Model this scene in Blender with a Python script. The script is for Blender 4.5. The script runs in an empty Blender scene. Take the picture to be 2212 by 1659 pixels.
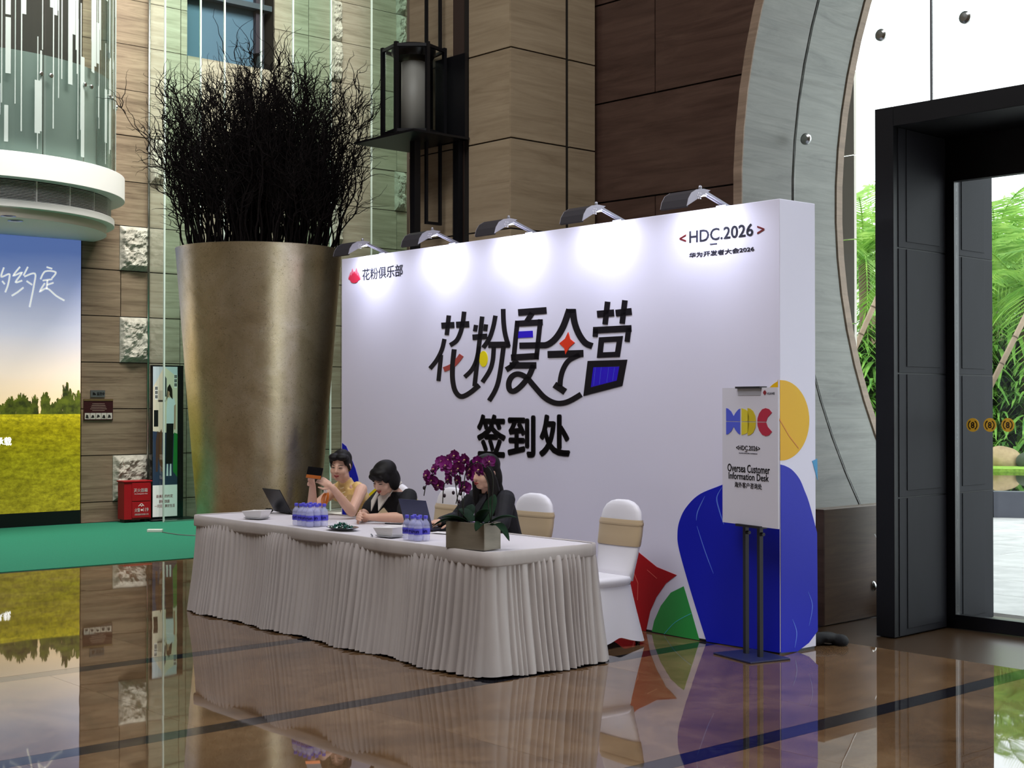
import bpy, bmesh, math, random
from mathutils import Vector, Matrix, noise
random.seed(7)
R = math.radians
S = bpy.context.scene
COL = S.collection

# ---------------------------------------------------------------- camera
FPX, CXP, CYP, CAMH = 3050.0, 1106.0, 829.5, 1.66
PITCH = math.atan(38.5 / FPX)
cd = bpy.data.cameras.new('camera')
cd.sensor_width = 36.0
cd.lens = 36.0 * FPX / 2212.0
cd.clip_end = 400
cam = bpy.data.objects.new('camera', cd)
cam.location = (0, 0, CAMH)
cam.rotation_euler = (R(90) + PITCH, 0, 0)
COL.objects.link(cam)
S.camera = cam

# ---------------------------------------------------------------- world, daylight
w = bpy.data.worlds.new('world'); S.world = w
w.use_nodes = True
bg = w.node_tree.nodes['Background']
bg.inputs[0].default_value = (0.93, 0.97, 1.0, 1)
bg.inputs[1].default_value = 3.1

def area_light(name, loc, rot, sx, sy, power, col=(1, 1, 1), spread=180):
    l = bpy.data.lights.new(name, 'AREA'); l.shape = 'RECTANGLE'
    l.size = sx; l.size_y = sy; l.energy = power; l.color = col; l.spread = R(spread)
    o = bpy.data.objects.new(name, l); o.location = loc; o.rotation_euler = rot
    COL.objects.link(o); return o
# added overhead fill and wall wash lights, no fixtures built
area_light('overhead_fill_light', (-3.3, 16.6, 10.6), (R(30), 0, R(41)), 9, 2.5, 1350, (1.0, 0.95, 0.88), 115)
area_light('overhead_fill_light', (1.4, 6.2, 10.6), (0, 0, 0), 6, 4, 430, (0.97, 0.97, 1.0))
area_light('overhead_fill_light', (-4.8, 5.0, 10.6), (0, 0, 0), 6, 5, 680, (0.97, 0.97, 1.0))
LAMP_W = 7.0            # each arm lamp on the backdrop
S.cycles.max_bounces = 7; S.cycles.diffuse_bounces = 3; S.cycles.glossy_bounces = 4; S.cycles.transmission_bounces = 6; S.cycles.transparent_max_bounces = 14
S.view_settings.view_transform = 'Standard'
S.view_settings.look = 'None'
S.view_settings.gamma = 1.0
S.view_settings.use_curve_mapping = False
S.view_settings.exposure = 0.0

# ---------------------------------------------------------------- pixel geometry helpers
def ray(x, y):
    a = (x - CXP) / FPX; b = -(y - CYP) / FPX
    F = Vector((0, math.cos(PITCH), math.sin(PITCH))); U = Vector((0, -math.sin(PITCH), math.cos(PITCH)))
    return F + Vector((a, 0, 0)) + b * U
CAMP = Vector((0, 0, CAMH))
class Frame:
    """local frame on the floor: x to the right, y away, z up"""
    def __init__(s, loc, ang):
        s.o = Vector((loc[0], loc[1], 0)); s.ang = ang
        s.x = Vector((math.cos(ang), math.sin(ang), 0)); s.y = Vector((-math.sin(ang), math.cos(ang), 0))
    def loc(s, P):
        d = P - s.o
        return Vector((d.dot(s.x), d.dot(s.y), P.z))
    def p(s, x, y, c=0.0):      # pixel on the plane local y = c
        d = ray(x, y); t = ((s.o - CAMP).dot(s.y) + c) / d.dot(s.y)
        return s.loc(CAMP + d * t)
    def px(s, x, y, c=0.0):     # pixel on the plane local x = c
        d = ray(x, y); t = ((s.o - CAMP).dot(s.x) + c) / d.dot(s.x)
        return s.loc(CAMP + d * t)
    def g(s, x, y, z=0.0):      # pixel on the horizontal plane z
        d = ray(x, y); t = (z - CAMH) / d.z
        return s.loc(CAMP + d * t)
    def w(s, x, y, z=0.0):
        return s.o + s.x * x + s.y * y + Vector((0, 0, z))
WF = Frame((0, 0), 0)

# ---------------------------------------------------------------- object helpers
def link(o, parent=None):
    COL.objects.link(o)
    if parent is not None: o.parent = parent
    return o
def tag(o, label=None, cat=None, group=None, kind=None):
    if label: o['label'] = label
    if cat: o['category'] = cat
    if group: o['group'] = group
    if kind: o['kind'] = kind
    return o
def empty(name, loc=(0, 0, 0), rz=0.0, label=None, cat=None, group=None, kind=None):
    o = bpy.data.objects.new(name, None); o.empty_display_size = 0.1
    o.location = loc; o.rotation_euler = (0, 0, rz)
    COL.objects.link(o)
    return tag(o, label, cat, group, kind)
def at(fr, name, x, y, z, label, cat, group=None, kind=None, rz=0.0):
    return empty(name, fr.w(x, y, z), fr.ang + rz, label, cat, group, kind)
def kids(o): return [c for c in COL.objects if c.parent == o]
def copy_tree(o, parent=None, children=None):
    c = o.copy(); link(c, parent)
    for ch in (children if children is not None else list(o.children)):
        copy_tree(ch, c)
    return c

# ---------------------------------------------------------------- mesh builder
def perp(d):
    a = Vector((0, 0, 1)) if abs(d.z) < 0.9 else Vector((1, 0, 0))
    u = d.cross(a).normalized(); return u, u.cross(d).normalized()
class MB:
    def __init__(s): s.v = []; s.f = []; s.m = []; s.cur = 0
    def add(s, vs, fs):
        n = len(s.v); s.v += [tuple(v) for v in vs]
        for f in fs: s.f.append(tuple(i + n for i in f)); s.m.append(s.cur)
        return s
    def box(s, x0, x1, y0, y1, z0, z1):
        v = [(x0, y0, z0), (x1, y0, z0), (x1, y1, z0), (x0, y1, z0), (x0, y0, z1), (x1, y0, z1), (x1, y1, z1), (x0, y1, z1)]
        return s.add(v, [(0, 3, 2, 1), (4, 5, 6, 7), (0, 1, 5, 4), (1, 2, 6, 5), (2, 3, 7, 6), (3, 0, 4, 7)])
    def obox(s, c, ax, ay, az):          # oriented box: centre and half vectors
        c, ax, ay, az = map(Vector, (c, ax, ay, az)); v = []
        for k in (-1, 1):
            for i, j in ((-1, -1), (1, -1), (1, 1), (-1, 1)): v.append(c + ax * i + ay * j + az * k)
        return s.add(v, [(0, 3, 2, 1), (4, 5, 6, 7), (0, 1, 5, 4), (1, 2, 6, 5), (2, 3, 7, 6), (3, 0, 4, 7)])
    def bar(s, a, b, t, t2=None):        # square bar between two points
        a, b = Vector(a), Vector(b); d = (b - a); u, v = perp(d.normalized())
        return s.obox((a + b) / 2, u * t, v * (t2 or t), d / 2)
    def prism(s, poly, y0, y1):          # polygon in xz, extruded along y
        n = len(poly); v = [(x, y0, z) for x, z in poly] + [(x, y1, z) for x, z in poly]
        fs = [tuple(range(n)), tuple(range(2 * n - 1, n - 1, -1))]
        fs += [(i, (i + 1) % n, (i + 1) % n + n, i + n) for i in range(n)]
        return s.add(v, fs)
    def prismz(s, poly, z0, z1):
        n = len(poly); v = [(x, y, z0) for x, y in poly] + [(x, y, z1) for x, y in poly]
        fs = [tuple(range(n - 1, -1, -1)), tuple(range(n, 2 * n))]
        fs += [(i, (i + 1) % n, (i + 1) % n + n, i + n) for i in range(n)]
        return s.add(v, fs)
    def ribbon(s, pts, wd, y0, y1, closed=False):   # stroke in xz with constant or varying width
        P = [Vector((p[0], p[1])) for p in pts]; n = len(P); Lf = []; Rt = []
        W = wd if isinstance(wd, (list, tuple)) else [wd] * n
        for i in range(n):
            a = P[i] - P[i - 1] if (i > 0 or closed) else P[1] - P[0]
            b = P[(i + 1) % n] - P[i] if (i < n - 1 or closed) else a
            if a.length < 1e-9: a = b
            if b.length < 1e-9: b = a
            a = a.normalized(); b = b.normalized(); na = Vector((-a.y, a.x)); nb = Vector((-b.y, b.x))
            m = na + nb
            m = m.normalized() if m.length > 1e-6 else na
            k = min(1.0 / max(m.dot(na), 0.35), 2.2)
            Lf.append(P[i] + m * W[i] / 2 * k); Rt.append(P[i] - m * W[i] / 2 * k)
        v = [(p.x, y0, p.y) for p in Lf] + [(p.x, y0, p.y) for p in Rt] + [(p.x, y1, p.y) for p in Lf] + [(p.x, y1, p.y) for p in Rt]
        fs = []; rng = n if closed else n - 1
        for i in range(rng):
            j = (i + 1) % n
            fs += [(i, j, j + n, i + n), (i + 2 * n, i + 3 * n, j + 3 * n, j + 2 * n), (i, i + 2 * n, j + 2 * n, j), (i + n, j + n, j + 3 * n, i + 3 * n)]
        if not closed: fs += [(0, n, 3 * n, 2 * n), (n - 1, 3 * n - 1, 4 * n - 1, 2 * n - 1)]
        return s.add(v, fs)
    def loft(s, rings, cap=True):
        n = len(rings[0]); v = [p for r in rings for p in r]; fs = []
        for k in range(len(rings) - 1):
            for i in range(n):
                j = (i + 1) % n; fs.append((k * n + i, k * n + j, (k + 1) * n + j, (k + 1) * n + i))
        if cap: fs += [tuple(range(n - 1, -1, -1)), tuple(range((len(rings) - 1) * n, len(rings) * n))]
        return s.add(v, fs)
    def tube(s, pts, r, n=8, round_ends=False):
        P = [Vector(p) for p in pts]; m = len(P); Rr = list(r) if isinstance(r, (list, tuple)) else [r] * m
        if round_ends:
            d0 = (P[0] - P[1]).normalized(); d1 = (P[-1] - P[-2]).normalized()
            a, b = P[0], P[-1]
            P = [a + d0 * Rr[0] * 0.95, a + d0 * Rr[0] * 0.6] + P + [b + d1 * Rr[-1] * 0.6, b + d1 * Rr[-1] * 0.95]
            Rr = [Rr[0] * 0.3, Rr[0] * 0.8] + Rr + [Rr[-1] * 0.8, Rr[-1] * 0.3]; m += 4
        u = None; rings = []
        for i in range(m):
            d = (P[min(i + 1, m - 1)] - P[max(i - 1, 0)])
            d = d.normalized() if d.length > 1e-9 else Vector((0, 0, 1))
            if u is None: u, _ = perp(d)
            u = u - d * u.dot(d)
            u = u.normalized() if u.length > 1e-6 else perp(d)[0]
            vv = d.cross(u)
            rings.append([P[i] + (u * math.cos(2 * math.pi * k / n) + vv * math.sin(2 * math.pi * k / n)) * Rr[i] for k in range(n)])
        return s.loft(rings)
    def ell(s, c, r, M=None, nu=16, nv=10):
        c = Vector(c); r = (r, r, r) if not isinstance(r, (list, tuple)) else r; rings = []
        for i in range(1, nv):
            t = math.pi * i / nv
            ring = []
            for k in range(nu):
                a = 2 * math.pi * k / nu
                p = Vector((r[0] * math.sin(t) * math.cos(a), r[1] * math.sin(t) * math.sin(a), -r[2] * math.cos(t)))
                if M is not None: p = M @ p
                ring.append(c + p)
            rings.append(ring)
        n = nu; base = len(s.v); s.loft(rings, cap=False)
        b = Vector((0, 0, -r[2])); t = Vector((0, 0, r[2]))
        if M is not None: b = M @ b; t = M @ t
        i0 = len(s.v); s.v += [tuple(c + b), tuple(c + t)]
        for k in range(n):
            j = (k + 1) % n
            s.f.append((i0, base + j, base + k)); s.m.append(s.cur)
            s.f.append((i0 + 1, base + (nv - 2) * n + k, base + (nv - 2) * n + j)); s.m.append(s.cur)
        return s
    def lathe(s, prof, n=32, c=(0, 0, 0), cap=True):
        cx, cy, cz = c
        rings = [[(cx + r * math.cos(2 * math.pi * k / n), cy + r * math.sin(2 * math.pi * k / n), cz + z) for k in range(n)] for r, z in prof]
        return s.loft(rings, cap)
    def arcband(s, c, r0, r1, z0, z1, a0, a1, n=48):   # annular sector solid about the vertical axis
        v = []; fs = []
        for i in range(n + 1):
            a = a0 + (a1 - a0) * i / n; ca, sa = math.cos(a), math.sin(a)
            v += [(c[0] + r0 * ca, c[1] + r0 * sa, z0), (c[0] + r1 * ca, c[1] + r1 * sa, z0), (c[0] + r1 * ca, c[1] + r1 * sa, z1), (c[0] + r0 * ca, c[1] + r0 * sa, z1)]
        for i in range(n):
            b = i * 4
            for k in range(4): fs.append((b + k, b + (k + 1) % 4, b + 4 + (k + 1) % 4, b + 4 + k))
        fs += [(0, 1, 2, 3), (n * 4 + 3, n * 4 + 2, n * 4 + 1, n * 4)]
        return s.add(v, fs)
    def xform(s, M, i0=0):
        s.v = s.v[:i0] + [tuple(M @ Vector(p)) for p in s.v[i0:]]; return s
    def mesh(s, name, mats, smooth=False):
        me = bpy.data.meshes.new(name); me.from_pydata(s.v, [], s.f)
        mats = mats if isinstance(mats, (list, tuple)) else [mats]
        for m in mats: me.materials.append(m)
        if len(mats) > 1: me.polygons.foreach_set('material_index', s.m)
        bm = bmesh.new(); bm.from_mesh(me); bmesh.ops.recalc_face_normals(bm, faces=bm.faces); bm.to_mesh(me); bm.free()
        if smooth: me.polygons.foreach_set('use_smooth', [True] * len(me.polygons))
        me.update(); return me
    def build(s, name, mats, parent=None, smooth=False, bevel=0.0, sub=0, edge=False, **tags):
        o = bpy.data.objects.new(name, s.mesh(name, mats, smooth or edge)); link(o, parent)
        if edge:
            if hasattr(o.data, 'set_sharp_from_angle'): o.data.set_sharp_from_angle(angle=R(35))
        if bevel:
            m = o.modifiers.new('bevel', 'BEVEL'); m.width = bevel; m.segments = 2; m.limit_method = 'ANGLE'
        if sub:
            m = o.modifiers.new('sub', 'SUBSURF'); m.levels = sub; m.render_levels = sub
        tag(o, **tags); return o
    def blob(s, name, mat, parent=None, voxel=0.006, smooth=4, **tags):   # closed shapes fused into one skin
        o = bpy.data.objects.new(name, s.mesh(name, mat, True)); link(o, parent)
        m = o.modifiers.new('fuse', 'REMESH'); m.mode = 'VOXEL'; m.voxel_size = voxel; m.use_smooth_shade = True
        if smooth:
            k = o.modifiers.new('soft', 'SMOOTH'); k.factor = 0.5; k.iterations = smooth
        tag(o, **tags); return o

def obj_from(me, name, parent=None, loc=None, rot=None, **tags):
    o = bpy.data.objects.new(name, me); link(o, parent)
    if loc is not None: o.location = loc
    if rot is not None: o.rotation_euler = rot
    return tag(o, **tags)

def bez(pts, n=10):           # smooth curve through points (Catmull-Rom)
    P = [Vector(p) for p in pts]; out = []
    for i in range(len(P) - 1):
        p0 = P[max(i - 1, 0)]; p1 = P[i]; p2 = P[i + 1]; p3 = P[min(i + 2, len(P) - 1)]
        for k in range(n):
            t = k / n
            out.append(0.5 * ((2 * p1) + (p2 - p0) * t + (2 * p0 - 5 * p1 + 4 * p2 - p3) * t * t + (3 * p1 - p0 - 3 * p2 + p3) * t ** 3))
    out.append(P[-1]); return out

# ---------------------------------------------------------------- materials
def lin(c):
    if isinstance(c, str): c = tuple(int(c[i:i + 2], 16) / 255 for i in (0, 2, 4))
    return tuple(x / 12.92 if x <= 0.04045 else ((x + 0.055) / 1.055) ** 2.4 for x in c) + (1,)
class NT:
    def __init__(s, m): s.t = m.node_tree; s.n = s.t.nodes; s.b = s.n['Principled BSDF']
    def new(s, t, **k):
        n = s.n.new(t)
        for a, b in k.items(): setattr(n, a, b)
        return n
    def link(s, a, b): s.t.links.new(a, b)
    def coord(s, kind='Object', scale=(1, 1, 1), rnd=False):
        tc = s.new('ShaderNodeTexCoord'); mp = s.new('ShaderNodeMapping'); mp.inputs['Scale'].default_value = scale
        if rnd:
            oi = s.new('ShaderNodeObjectInfo'); mu = s.new('ShaderNodeMath', operation='MULTIPLY'); mu.inputs[1].default_value = 37.0
            s.link(oi.outputs['Random'], mu.inputs[0])
            va = s.new('ShaderNodeVectorMath', operation='ADD'); s.link(tc.outputs[kind], va.inputs[0]); s.link(mu.outputs[0], va.inputs[1])
            s.link(va.outputs[0], mp.inputs['Vector'])
        else: s.link(tc.outputs[kind], mp.inputs['Vector'])
        return mp.outputs[0]
    def noise(s, vec, scale, detail=4, rough=0.6, dist=0.0):
        n = s.new('ShaderNodeTexNoise'); n.inputs['Scale'].default_value = scale; n.inputs['Detail'].default_value = detail
        n.inputs['Roughness'].default_value = rough; n.inputs['Distortion'].default_value = dist
        s.link(vec, n.inputs['Vector']); return n.outputs[0]
    def ramp(s, fac, stops):
        r = s.new('ShaderNodeValToRGB'); e = r.color_ramp.elements
        while len(e) < len(stops): e.new(0.5)
        for i, (p, c) in enumerate(stops): e[i].position = p; e[i].color = lin(c) if not (isinstance(c, tuple) and len(c) == 4) else c
        s.link(fac, r.inputs[0]); return r.outputs[0]
    def mix(s, fac, a, b, mode='MIX'):
        m = s.new('ShaderNodeMix', data_type='RGBA', blend_type=mode)
        for sock, val in ((m.inputs[0], fac), (m.inputs[6], a), (m.inputs[7], b)):
            if hasattr(val, 'is_output'): s.link(val, sock)
            elif isinstance(val, (int, float)): sock.default_value = val
            else: sock.default_value = val
        return m.outputs[2]
    def bump(s, h, strength=0.2, dist=0.01):
        b = s.new('ShaderNodeBump'); b.inputs['Strength'].default_value = strength; b.inputs['Distance'].default_value = dist
        s.link(h, b.inputs['Height']); s.link(b.outputs[0], s.b.inputs['Normal'])
MATS = {}
def mat(name, col='808080', rough=0.5, metal=0.0, spec=0.5, emit=0.0, alpha=1.0, trans=0.0, ior=1.45, coat=0.0, sheen=0.0):
    if name in MATS: return MATS[name]
    m = bpy.data.materials.new(name); m.use_nodes = True; b = m.node_tree.nodes['Principled BSDF']
    b.inputs['Base Color'].default_value = lin(col); b.inputs['Roughness'].default_value = rough; b.inputs['Metallic'].default_value = metal
    b.inputs['Specular IOR Level'].default_value = spec; b.inputs['Alpha'].default_value = alpha
    b.inputs['Transmission Weight'].default_value = trans; b.inputs['IOR'].default_value = ior
    b.inputs['Coat Weight'].default_value = coat; b.inputs['Sheen Weight'].default_value = sheen
    if emit: b.inputs['Emission Color'].default_value = lin(col); b.inputs['Emission Strength'].default_value = emit
    MATS[name] = m; return m
def nmat(name, c0, c1, scale=4.0, stretch=(1, 1, 1), rough=0.6, metal=0.0, detail=5, bump=0.0, bdist=0.01, lo=0.35, hi=0.65, rnd=True, spec=0.5, dist=0.0):
    if name in MATS: return MATS[name]
    m = mat(name, c0, rough, metal, spec); t = NT(m)
    n = t.noise(t.coord('Object', stretch, rnd), scale, detail, 0.62, dist)
    t.link(t.ramp(n, [(lo, c0), (hi, c1)]), t.b.inputs['Base Color'])
    if bump: t.bump(n, bump, bdist)
    return m
def stone(name, dark, mid, light, rough=0.45, spec=0.4, vein=1.0):
    if name in MATS: return MATS[name]
    m = mat(name, mid, rough, 0, spec); t = NT(m)
    v = t.coord('Object', (0.55, 0.55, 5.0), True)
    n = t.noise(v, 1.6, 7, 0.68, 1.1)
    n2 = t.noise(t.coord('Object', (0.4, 0.4, 22.0), True), 1.5, 4, 0.6, 0.6)
    c = t.ramp(n, [(0.28, dark), (0.46, mid), (0.7, light)])
    d = t.ramp(n2, [(0.33, '8a7b6c'), (0.5, 'ffffff')])
    t.link(t.mix(0.5 * vein, c, d, 'MULTIPLY'), t.b.inputs['Base Color'])
    t.bump(n2, 0.06, 0.004)
    return m
def glass(name, tint=(0.9, 1.0, 0.95), refl=1.0, rough=0.0, op=0.0):
    """thin pane: mostly clear, fresnel reflections, a slight tint"""
    if name in MATS: return MATS[name]
    m = bpy.data.materials.new(name); m.use_nodes = True; t = m.node_tree; t.nodes.clear()
    out = t.nodes.new('ShaderNodeOutputMaterial'); tr = t.nodes.new('ShaderNodeBsdfTransparent'); gl = t.nodes.new('ShaderNodeBsdfGlossy')
    tr.inputs[0].default_value = tint + (1,); gl.inputs['Roughness'].default_value = rough
    fr = t.nodes.new('ShaderNodeLayerWeight'); fr.inputs[0].default_value = 0.12
    mu = t.nodes.new('ShaderNodeMath'); mu.operation = 'MULTIPLY_ADD'; mu.inputs[1].default_value = 0.75 * refl; mu.inputs[2].default_value = 0.02 * refl
    mu.use_clamp = True
    t.links.new(fr.outputs['Fresnel'], mu.inputs[0])
    mx = t.nodes.new('ShaderNodeMixShader'); t.links.new(mu.outputs[0], mx.inputs[0]); t.links.new(tr.outputs[0], mx.inputs[1]); t.links.new(gl.outputs[0], mx.inputs[2])
    last = mx.outputs[0]
    if op:
        df = t.nodes.new('ShaderNodeBsdfDiffuse'); df.inputs[0].default_value = (0.8, 0.88, 0.86, 1)
        m2 = t.nodes.new('ShaderNodeMixShader'); m2.inputs[0].default_value = op
        t.links.new(last, m2.inputs[1]); t.links.new(df.outputs[0], m2.inputs[2]); last = m2.outputs[0]
    t.links.new(last, out.inputs[0]); MATS[name] = m; return m

# ---------------------------------------------------------------- lettering
def text_mesh(body, size=1.0, bold=0.0, depth=0.002, align='LEFT', space=1.0):
    """text as a solid mesh in the xz plane, facing -y"""
    cu = bpy.data.curves.new('lettering', 'FONT'); cu.body = body; cu.size = size; cu.offset = bold; cu.extrude = depth / 2
    cu.align_x = align; cu.space_character = space; cu.resolution_u = 3
    o = bpy.data.objects.new('lettering_tmp', cu)
    me = o.to_mesh().copy(); o.to_mesh_clear()
    bpy.data.objects.remove(o); bpy.data.curves.remove(cu)
    me.transform(Matrix.Rotation(R(90), 4, 'X')); me.name = 'lettering'
    return me
def fit_text(body, corners, y, m, name, parent, bold=0.0, depth=0.002, label=None):
    """lettering stretched into the box x0,x1,z0,z1 on the plane local y"""
    x0, x1, z0, z1 = corners
    me = text_mesh(body, 1.0, 0.0, 0.01)
    if bold:                      # heavier weight: the same outline laid over itself in a small circle
        vs = [v.co.copy() for v in me.vertices]; fs = [tuple(p.vertices) for p in me.polygons]; nv = len(vs); V2 = []; F2 = []
        for i in range(8):
            d = Vector((math.cos(i * math.pi / 4) * bold, 0, math.sin(i * math.pi / 4) * bold)); V2 += [v + d for v in vs]; F2 += [tuple(q + i * nv for q in f) for f in fs]
        me = bpy.data.meshes.new('lettering'); me.from_pydata(V2, [], F2)
    xs = [v.co.x for v in me.vertices]; zs = [v.co.z for v in me.vertices]
    ax, bx, az, bz = min(xs), max(xs), min(zs), max(zs)
    for v in me.vertices:
        v.co = Vector((x0 + (v.co.x - ax) / (bx - ax) * (x1 - x0), y - depth / 2 + v.co.y / 0.005 * depth / 2, z0 + (v.co.z - az) / (bz - az) * (z1 - z0)))
    me.materials.clear(); me.materials.append(m)
    o = bpy.data.objects.new(name, me); link(o, parent)
    if label: o['label'] = label
    return o
# ================================================================ frames of the place
BANG = R(-49.7)
BO = Frame((-0.157, 8.5), BANG)                     # registration booth: x right, y towards the backdrop
LW = Frame(WF.g(174, 1131)[:2], R(41.15))           # stone wall on the left
AW = Frame(WF.g(1781, 1352)[:2], R(-46.6))          # arch wall on the right
PW = Frame(WF.g(1893, 1373)[:2], R(-46.6))          # black entrance portal
FQ = Frame((-0.171, 8.396), R(41.5))                # floor stripes
CW = Frame((-0.01, 12.75), R(42.2))                 # stone column

M_JOINT = mat('dark joint', '1d1813', 0.8)
M_WALLSTONE = stone('banded travertine', '5f5142', '7d6d5b', '93846f', 0.5)
M_LITSTONE = stone('banded travertine lit paler', '8a8273', 'a29989', 'b6ae9f', 0.5, 0.4, 0.6)  # paler copy of the wall stone, carrying the brighter light behind the glass
M_COLSTONE = stone('smooth beige stone', '8c7b62', '9b8a70', 'a8977c', 0.42, 0.45, 0.35)
M_DARKSTONE = stone('dark brown stone', '3b2a23', '48352d', '564238', 0.28, 0.5, 0.4)
M_GREYSTONE = stone('pale grey stone', '5b5c57', '6e6f69', '7d7e77', 0.4, 0.4, 0.5)
M_TRIMSTONE = stone('brown stone trim', '6a584a', '7d6a58', '8c7866', 0.5, 0.4, 0.4)
M_ROUGH = nmat('split faced limestone', '9a978c', 'c2bfb4', 9, (1, 1, 1), 0.9, bump=0.7, bdist=0.02)
M_BLACK = mat('black metal', '0b0b0f', 0.38, 0.0, 0.5)
M_STEEL = mat('brushed steel', 'b9bdbb', 0.25, 1.0)
M_WHITE = mat('white plaster', 'e3e6e4', 0.55)

# ---------------------------------------------------------------- floor
def marble():
    m = mat('polished brown marble', '8a6438', 0.02, 0, 0.5, ior=2.1); t = NT(m)
    v = t.coord('Object', (1, 1, 1), True)
    n = t.noise(v, 1.3, 8, 0.65, 1.6); n2 = t.noise(v, 5.0, 6, 0.6, 2.5)
    c = t.ramp(n, [(0.3, '54402d'), (0.5, '695038'), (0.68, '7d6348')])
    d = t.ramp(n2, [(0.42, 'ffffff'), (0.5, 'b99a74'), (0.53, 'ffffff')])
    t.link(t.mix(0.35, c, d, 'MULTIPLY'), t.b.inputs['Base Color'])
    v2 = t.coord('Object', (1, 1, 1), True)
    t.bump(t.noise(v2, 1.1, 2, 0.5), 0.06, 0.02)
    return m
M_MARBLE = marble()
M_GRANITE = nmat('dark granite', '17161a', '2a2a30', 40, rough=0.03, lo=0.45, hi=0.7, spec=0.6)
flp = [(-18, -13), (14, -13)] + [AW.w(*q).to_2d() for q in ((11.9, 1.4), (-6.2, 1.4))] + [LW.w(*q).to_2d() for q in ((8.4, 0.4), (-10.2, 0.4))]
fl = MB().prismz([tuple(q) for q in flp], -0.2, -0.006).build('floor', mat('floor bed', '3c2c1c', 0.3), kind='structure')
fl['label'] = 'polished brown marble floor with dark inlaid stripes'
froot = empty('floor_frame', FQ.o, FQ.ang)
froot.parent = fl; froot.name = 'marble_paving'
ys = [-8.0, -5.95, -4.0, -2.0, 0.0, 1.95]
rows = [(ys[i] + 0.073, ys[i + 1] - 0.073) for i in range(5)] + [(2.025, 3.9), (3.9, 5.8), (5.8, 7.7), (7.7, 9.6), (9.6, 11.5), (11.5, 13.4), (13.4, 15.3)]
cache = {}
for ri, (a, b) in enumerate(rows):
    for k in range(-9, 9):
        x0 = k * 1.85 + (0.9 if ri % 2 else 0.0)
        cq_ = [FQ.w(x0 + dx_, a + dy_) for dx_ in (0, 1.85) for dy_ in (0, b - a)]
        if any(AW.loc(q_).y > 1.35 or LW.loc(q_).y > 0.38 for q_ in cq_) or cq_[0].y < -12.8: continue
        key = round(b - a, 3)
        if key not in cache: cache[key] = MB().box(0, 1.8485, 0, b - a - 0.0015, -0.03, 0.0).mesh('marble_slab', M_MARBLE)
        obj_from(cache[key], 'marble_slab', froot, (x0, a + 0.0008, 0))
sm = MB().box(0, 0.9995, -0.072, 0.072, -0.03, 0.0).mesh('granite_stripe', M_GRANITE)
for y in ys:
    for k in range(-16, 14):
        if AW.loc(FQ.w(k + 1, y)).y < 1.35 and LW.loc(FQ.w(k, y)).y < 0.3 and FQ.w(k, y).y > -12: obj_from(sm, 'granite_stripe', froot, (k * 1.0, y, 0))

# ---------------------------------------------------------------- left stone wall
zj = [0.0] + [LW.p(240, y, 0).z for y in (1083, 983, 883, 783, 683, 583, 485, 388, 288, 189, 90)]
while zj[-1] < 10.6: zj.append(zj[-1] + 0.637)
xa, xb, xc = (LW.p(x, 500, 0).x for x in (319, 737, 857))
xw0, xw1 = LW.p(405, 100, 0).x, LW.p(593, 100, 0).x
zw = zj[11]
wl = MB()
wl.box(-10, xw0, 0.03, 0.35, 0, 11); wl.box(xw1, 8.4, 0.03, 0.35, 0, 11); wl.box(xw0, xw1, 0.03, 0.35, 0, zw)
WL = wl.build('wall_left', M_JOINT, kind='structure', label='tall banded brown stone wall with rough split blocks')
WL.location = LW.o; WL.rotation_euler.z = LW.ang
joints = [-9.0, -7.2, -5.4, -3.6, -1.8, 0.0, xa, (xa + xw0) / 2 + 0.2, xw0, xw1, (xw1 + xb) / 2, xb, xc, xc + 1.2, 8.4]
g = 0.006; sc = {}
def slab_at(parent, x0, x1, z0, z1, m, y0=0.0, y1=0.03, name='stone_slab'):
    key = (round(x1 - x0, 2), round(z1 - z0, 2), m.name, y1 - y0)
    if key not in sc: sc[key] = MB().box(g, x1 - x0 - g, 0, y1 - y0, g, z1 - z0 - g).mesh(name, m)
    return obj_from(sc[key], name, parent, (x0, y0, z0))
for k in range(len(zj) - 1):
    for i in range(len(joints) - 1):
        x0, x1 = joints[i], joints[i + 1]
        if x0 < -0.5 and zj[k] > 4.5: continue          # the balcony's doorway
        if abs(x0 - xw0) < 1e-6 and zj[k] >= zw - 0.01: continue
        if k in (4, 5) and abs(x0) < 1e-6:                # two slabs around the plaques are cut once more
            xm = LW.p(260, 850, 0).x
            slab_at(WL, x0, xm, zj[k], zj[k + 1], M_WALLSTONE); slab_at(WL, xm, x1, zj[k], zj[k + 1], M_WALLSTONE)
            continue
        slab_at(WL, x0, x1, zj[k], zj[k + 1], M_LITSTONE if x0 > xa - 0.01 else M_WALLSTONE)
# dark glazed opening high in the wall
wn = empty('window_2', LW.o, LW.ang, 'tall blue tinted window high in the stone wall', None, None, 'structure')
M_BLUEGLASS = mat('blue tinted glass', '4a6478', 0.45, 0, 0.3)
MB().box(xw0, xw1 - 0.25, 0.2, 0.22, zw, 10.6).build('pane', M_BLUEGLASS, wn)
MB().box(xw1 - 0.25, xw1 - 0.12, 0.12, 0.3, zw + 0.25, 10.6).build('frame', mat('dark violet frame', '2a2530', 0.5), wn)
MB().box(xw0, xw1, 0.3, 0.36, zw, 11.0).build('back_panel', mat('blue grey backing', '3a4650', 0.7), wn)  # added to close the opening so no sky shows through
MB().box(xw0 + 0.02, xw1 - 0.02, 0.04, 0.2, zw + 0.9, zw + 0.98).build('transom', mat('slate frame', '39444d', 0.5), wn)
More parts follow.
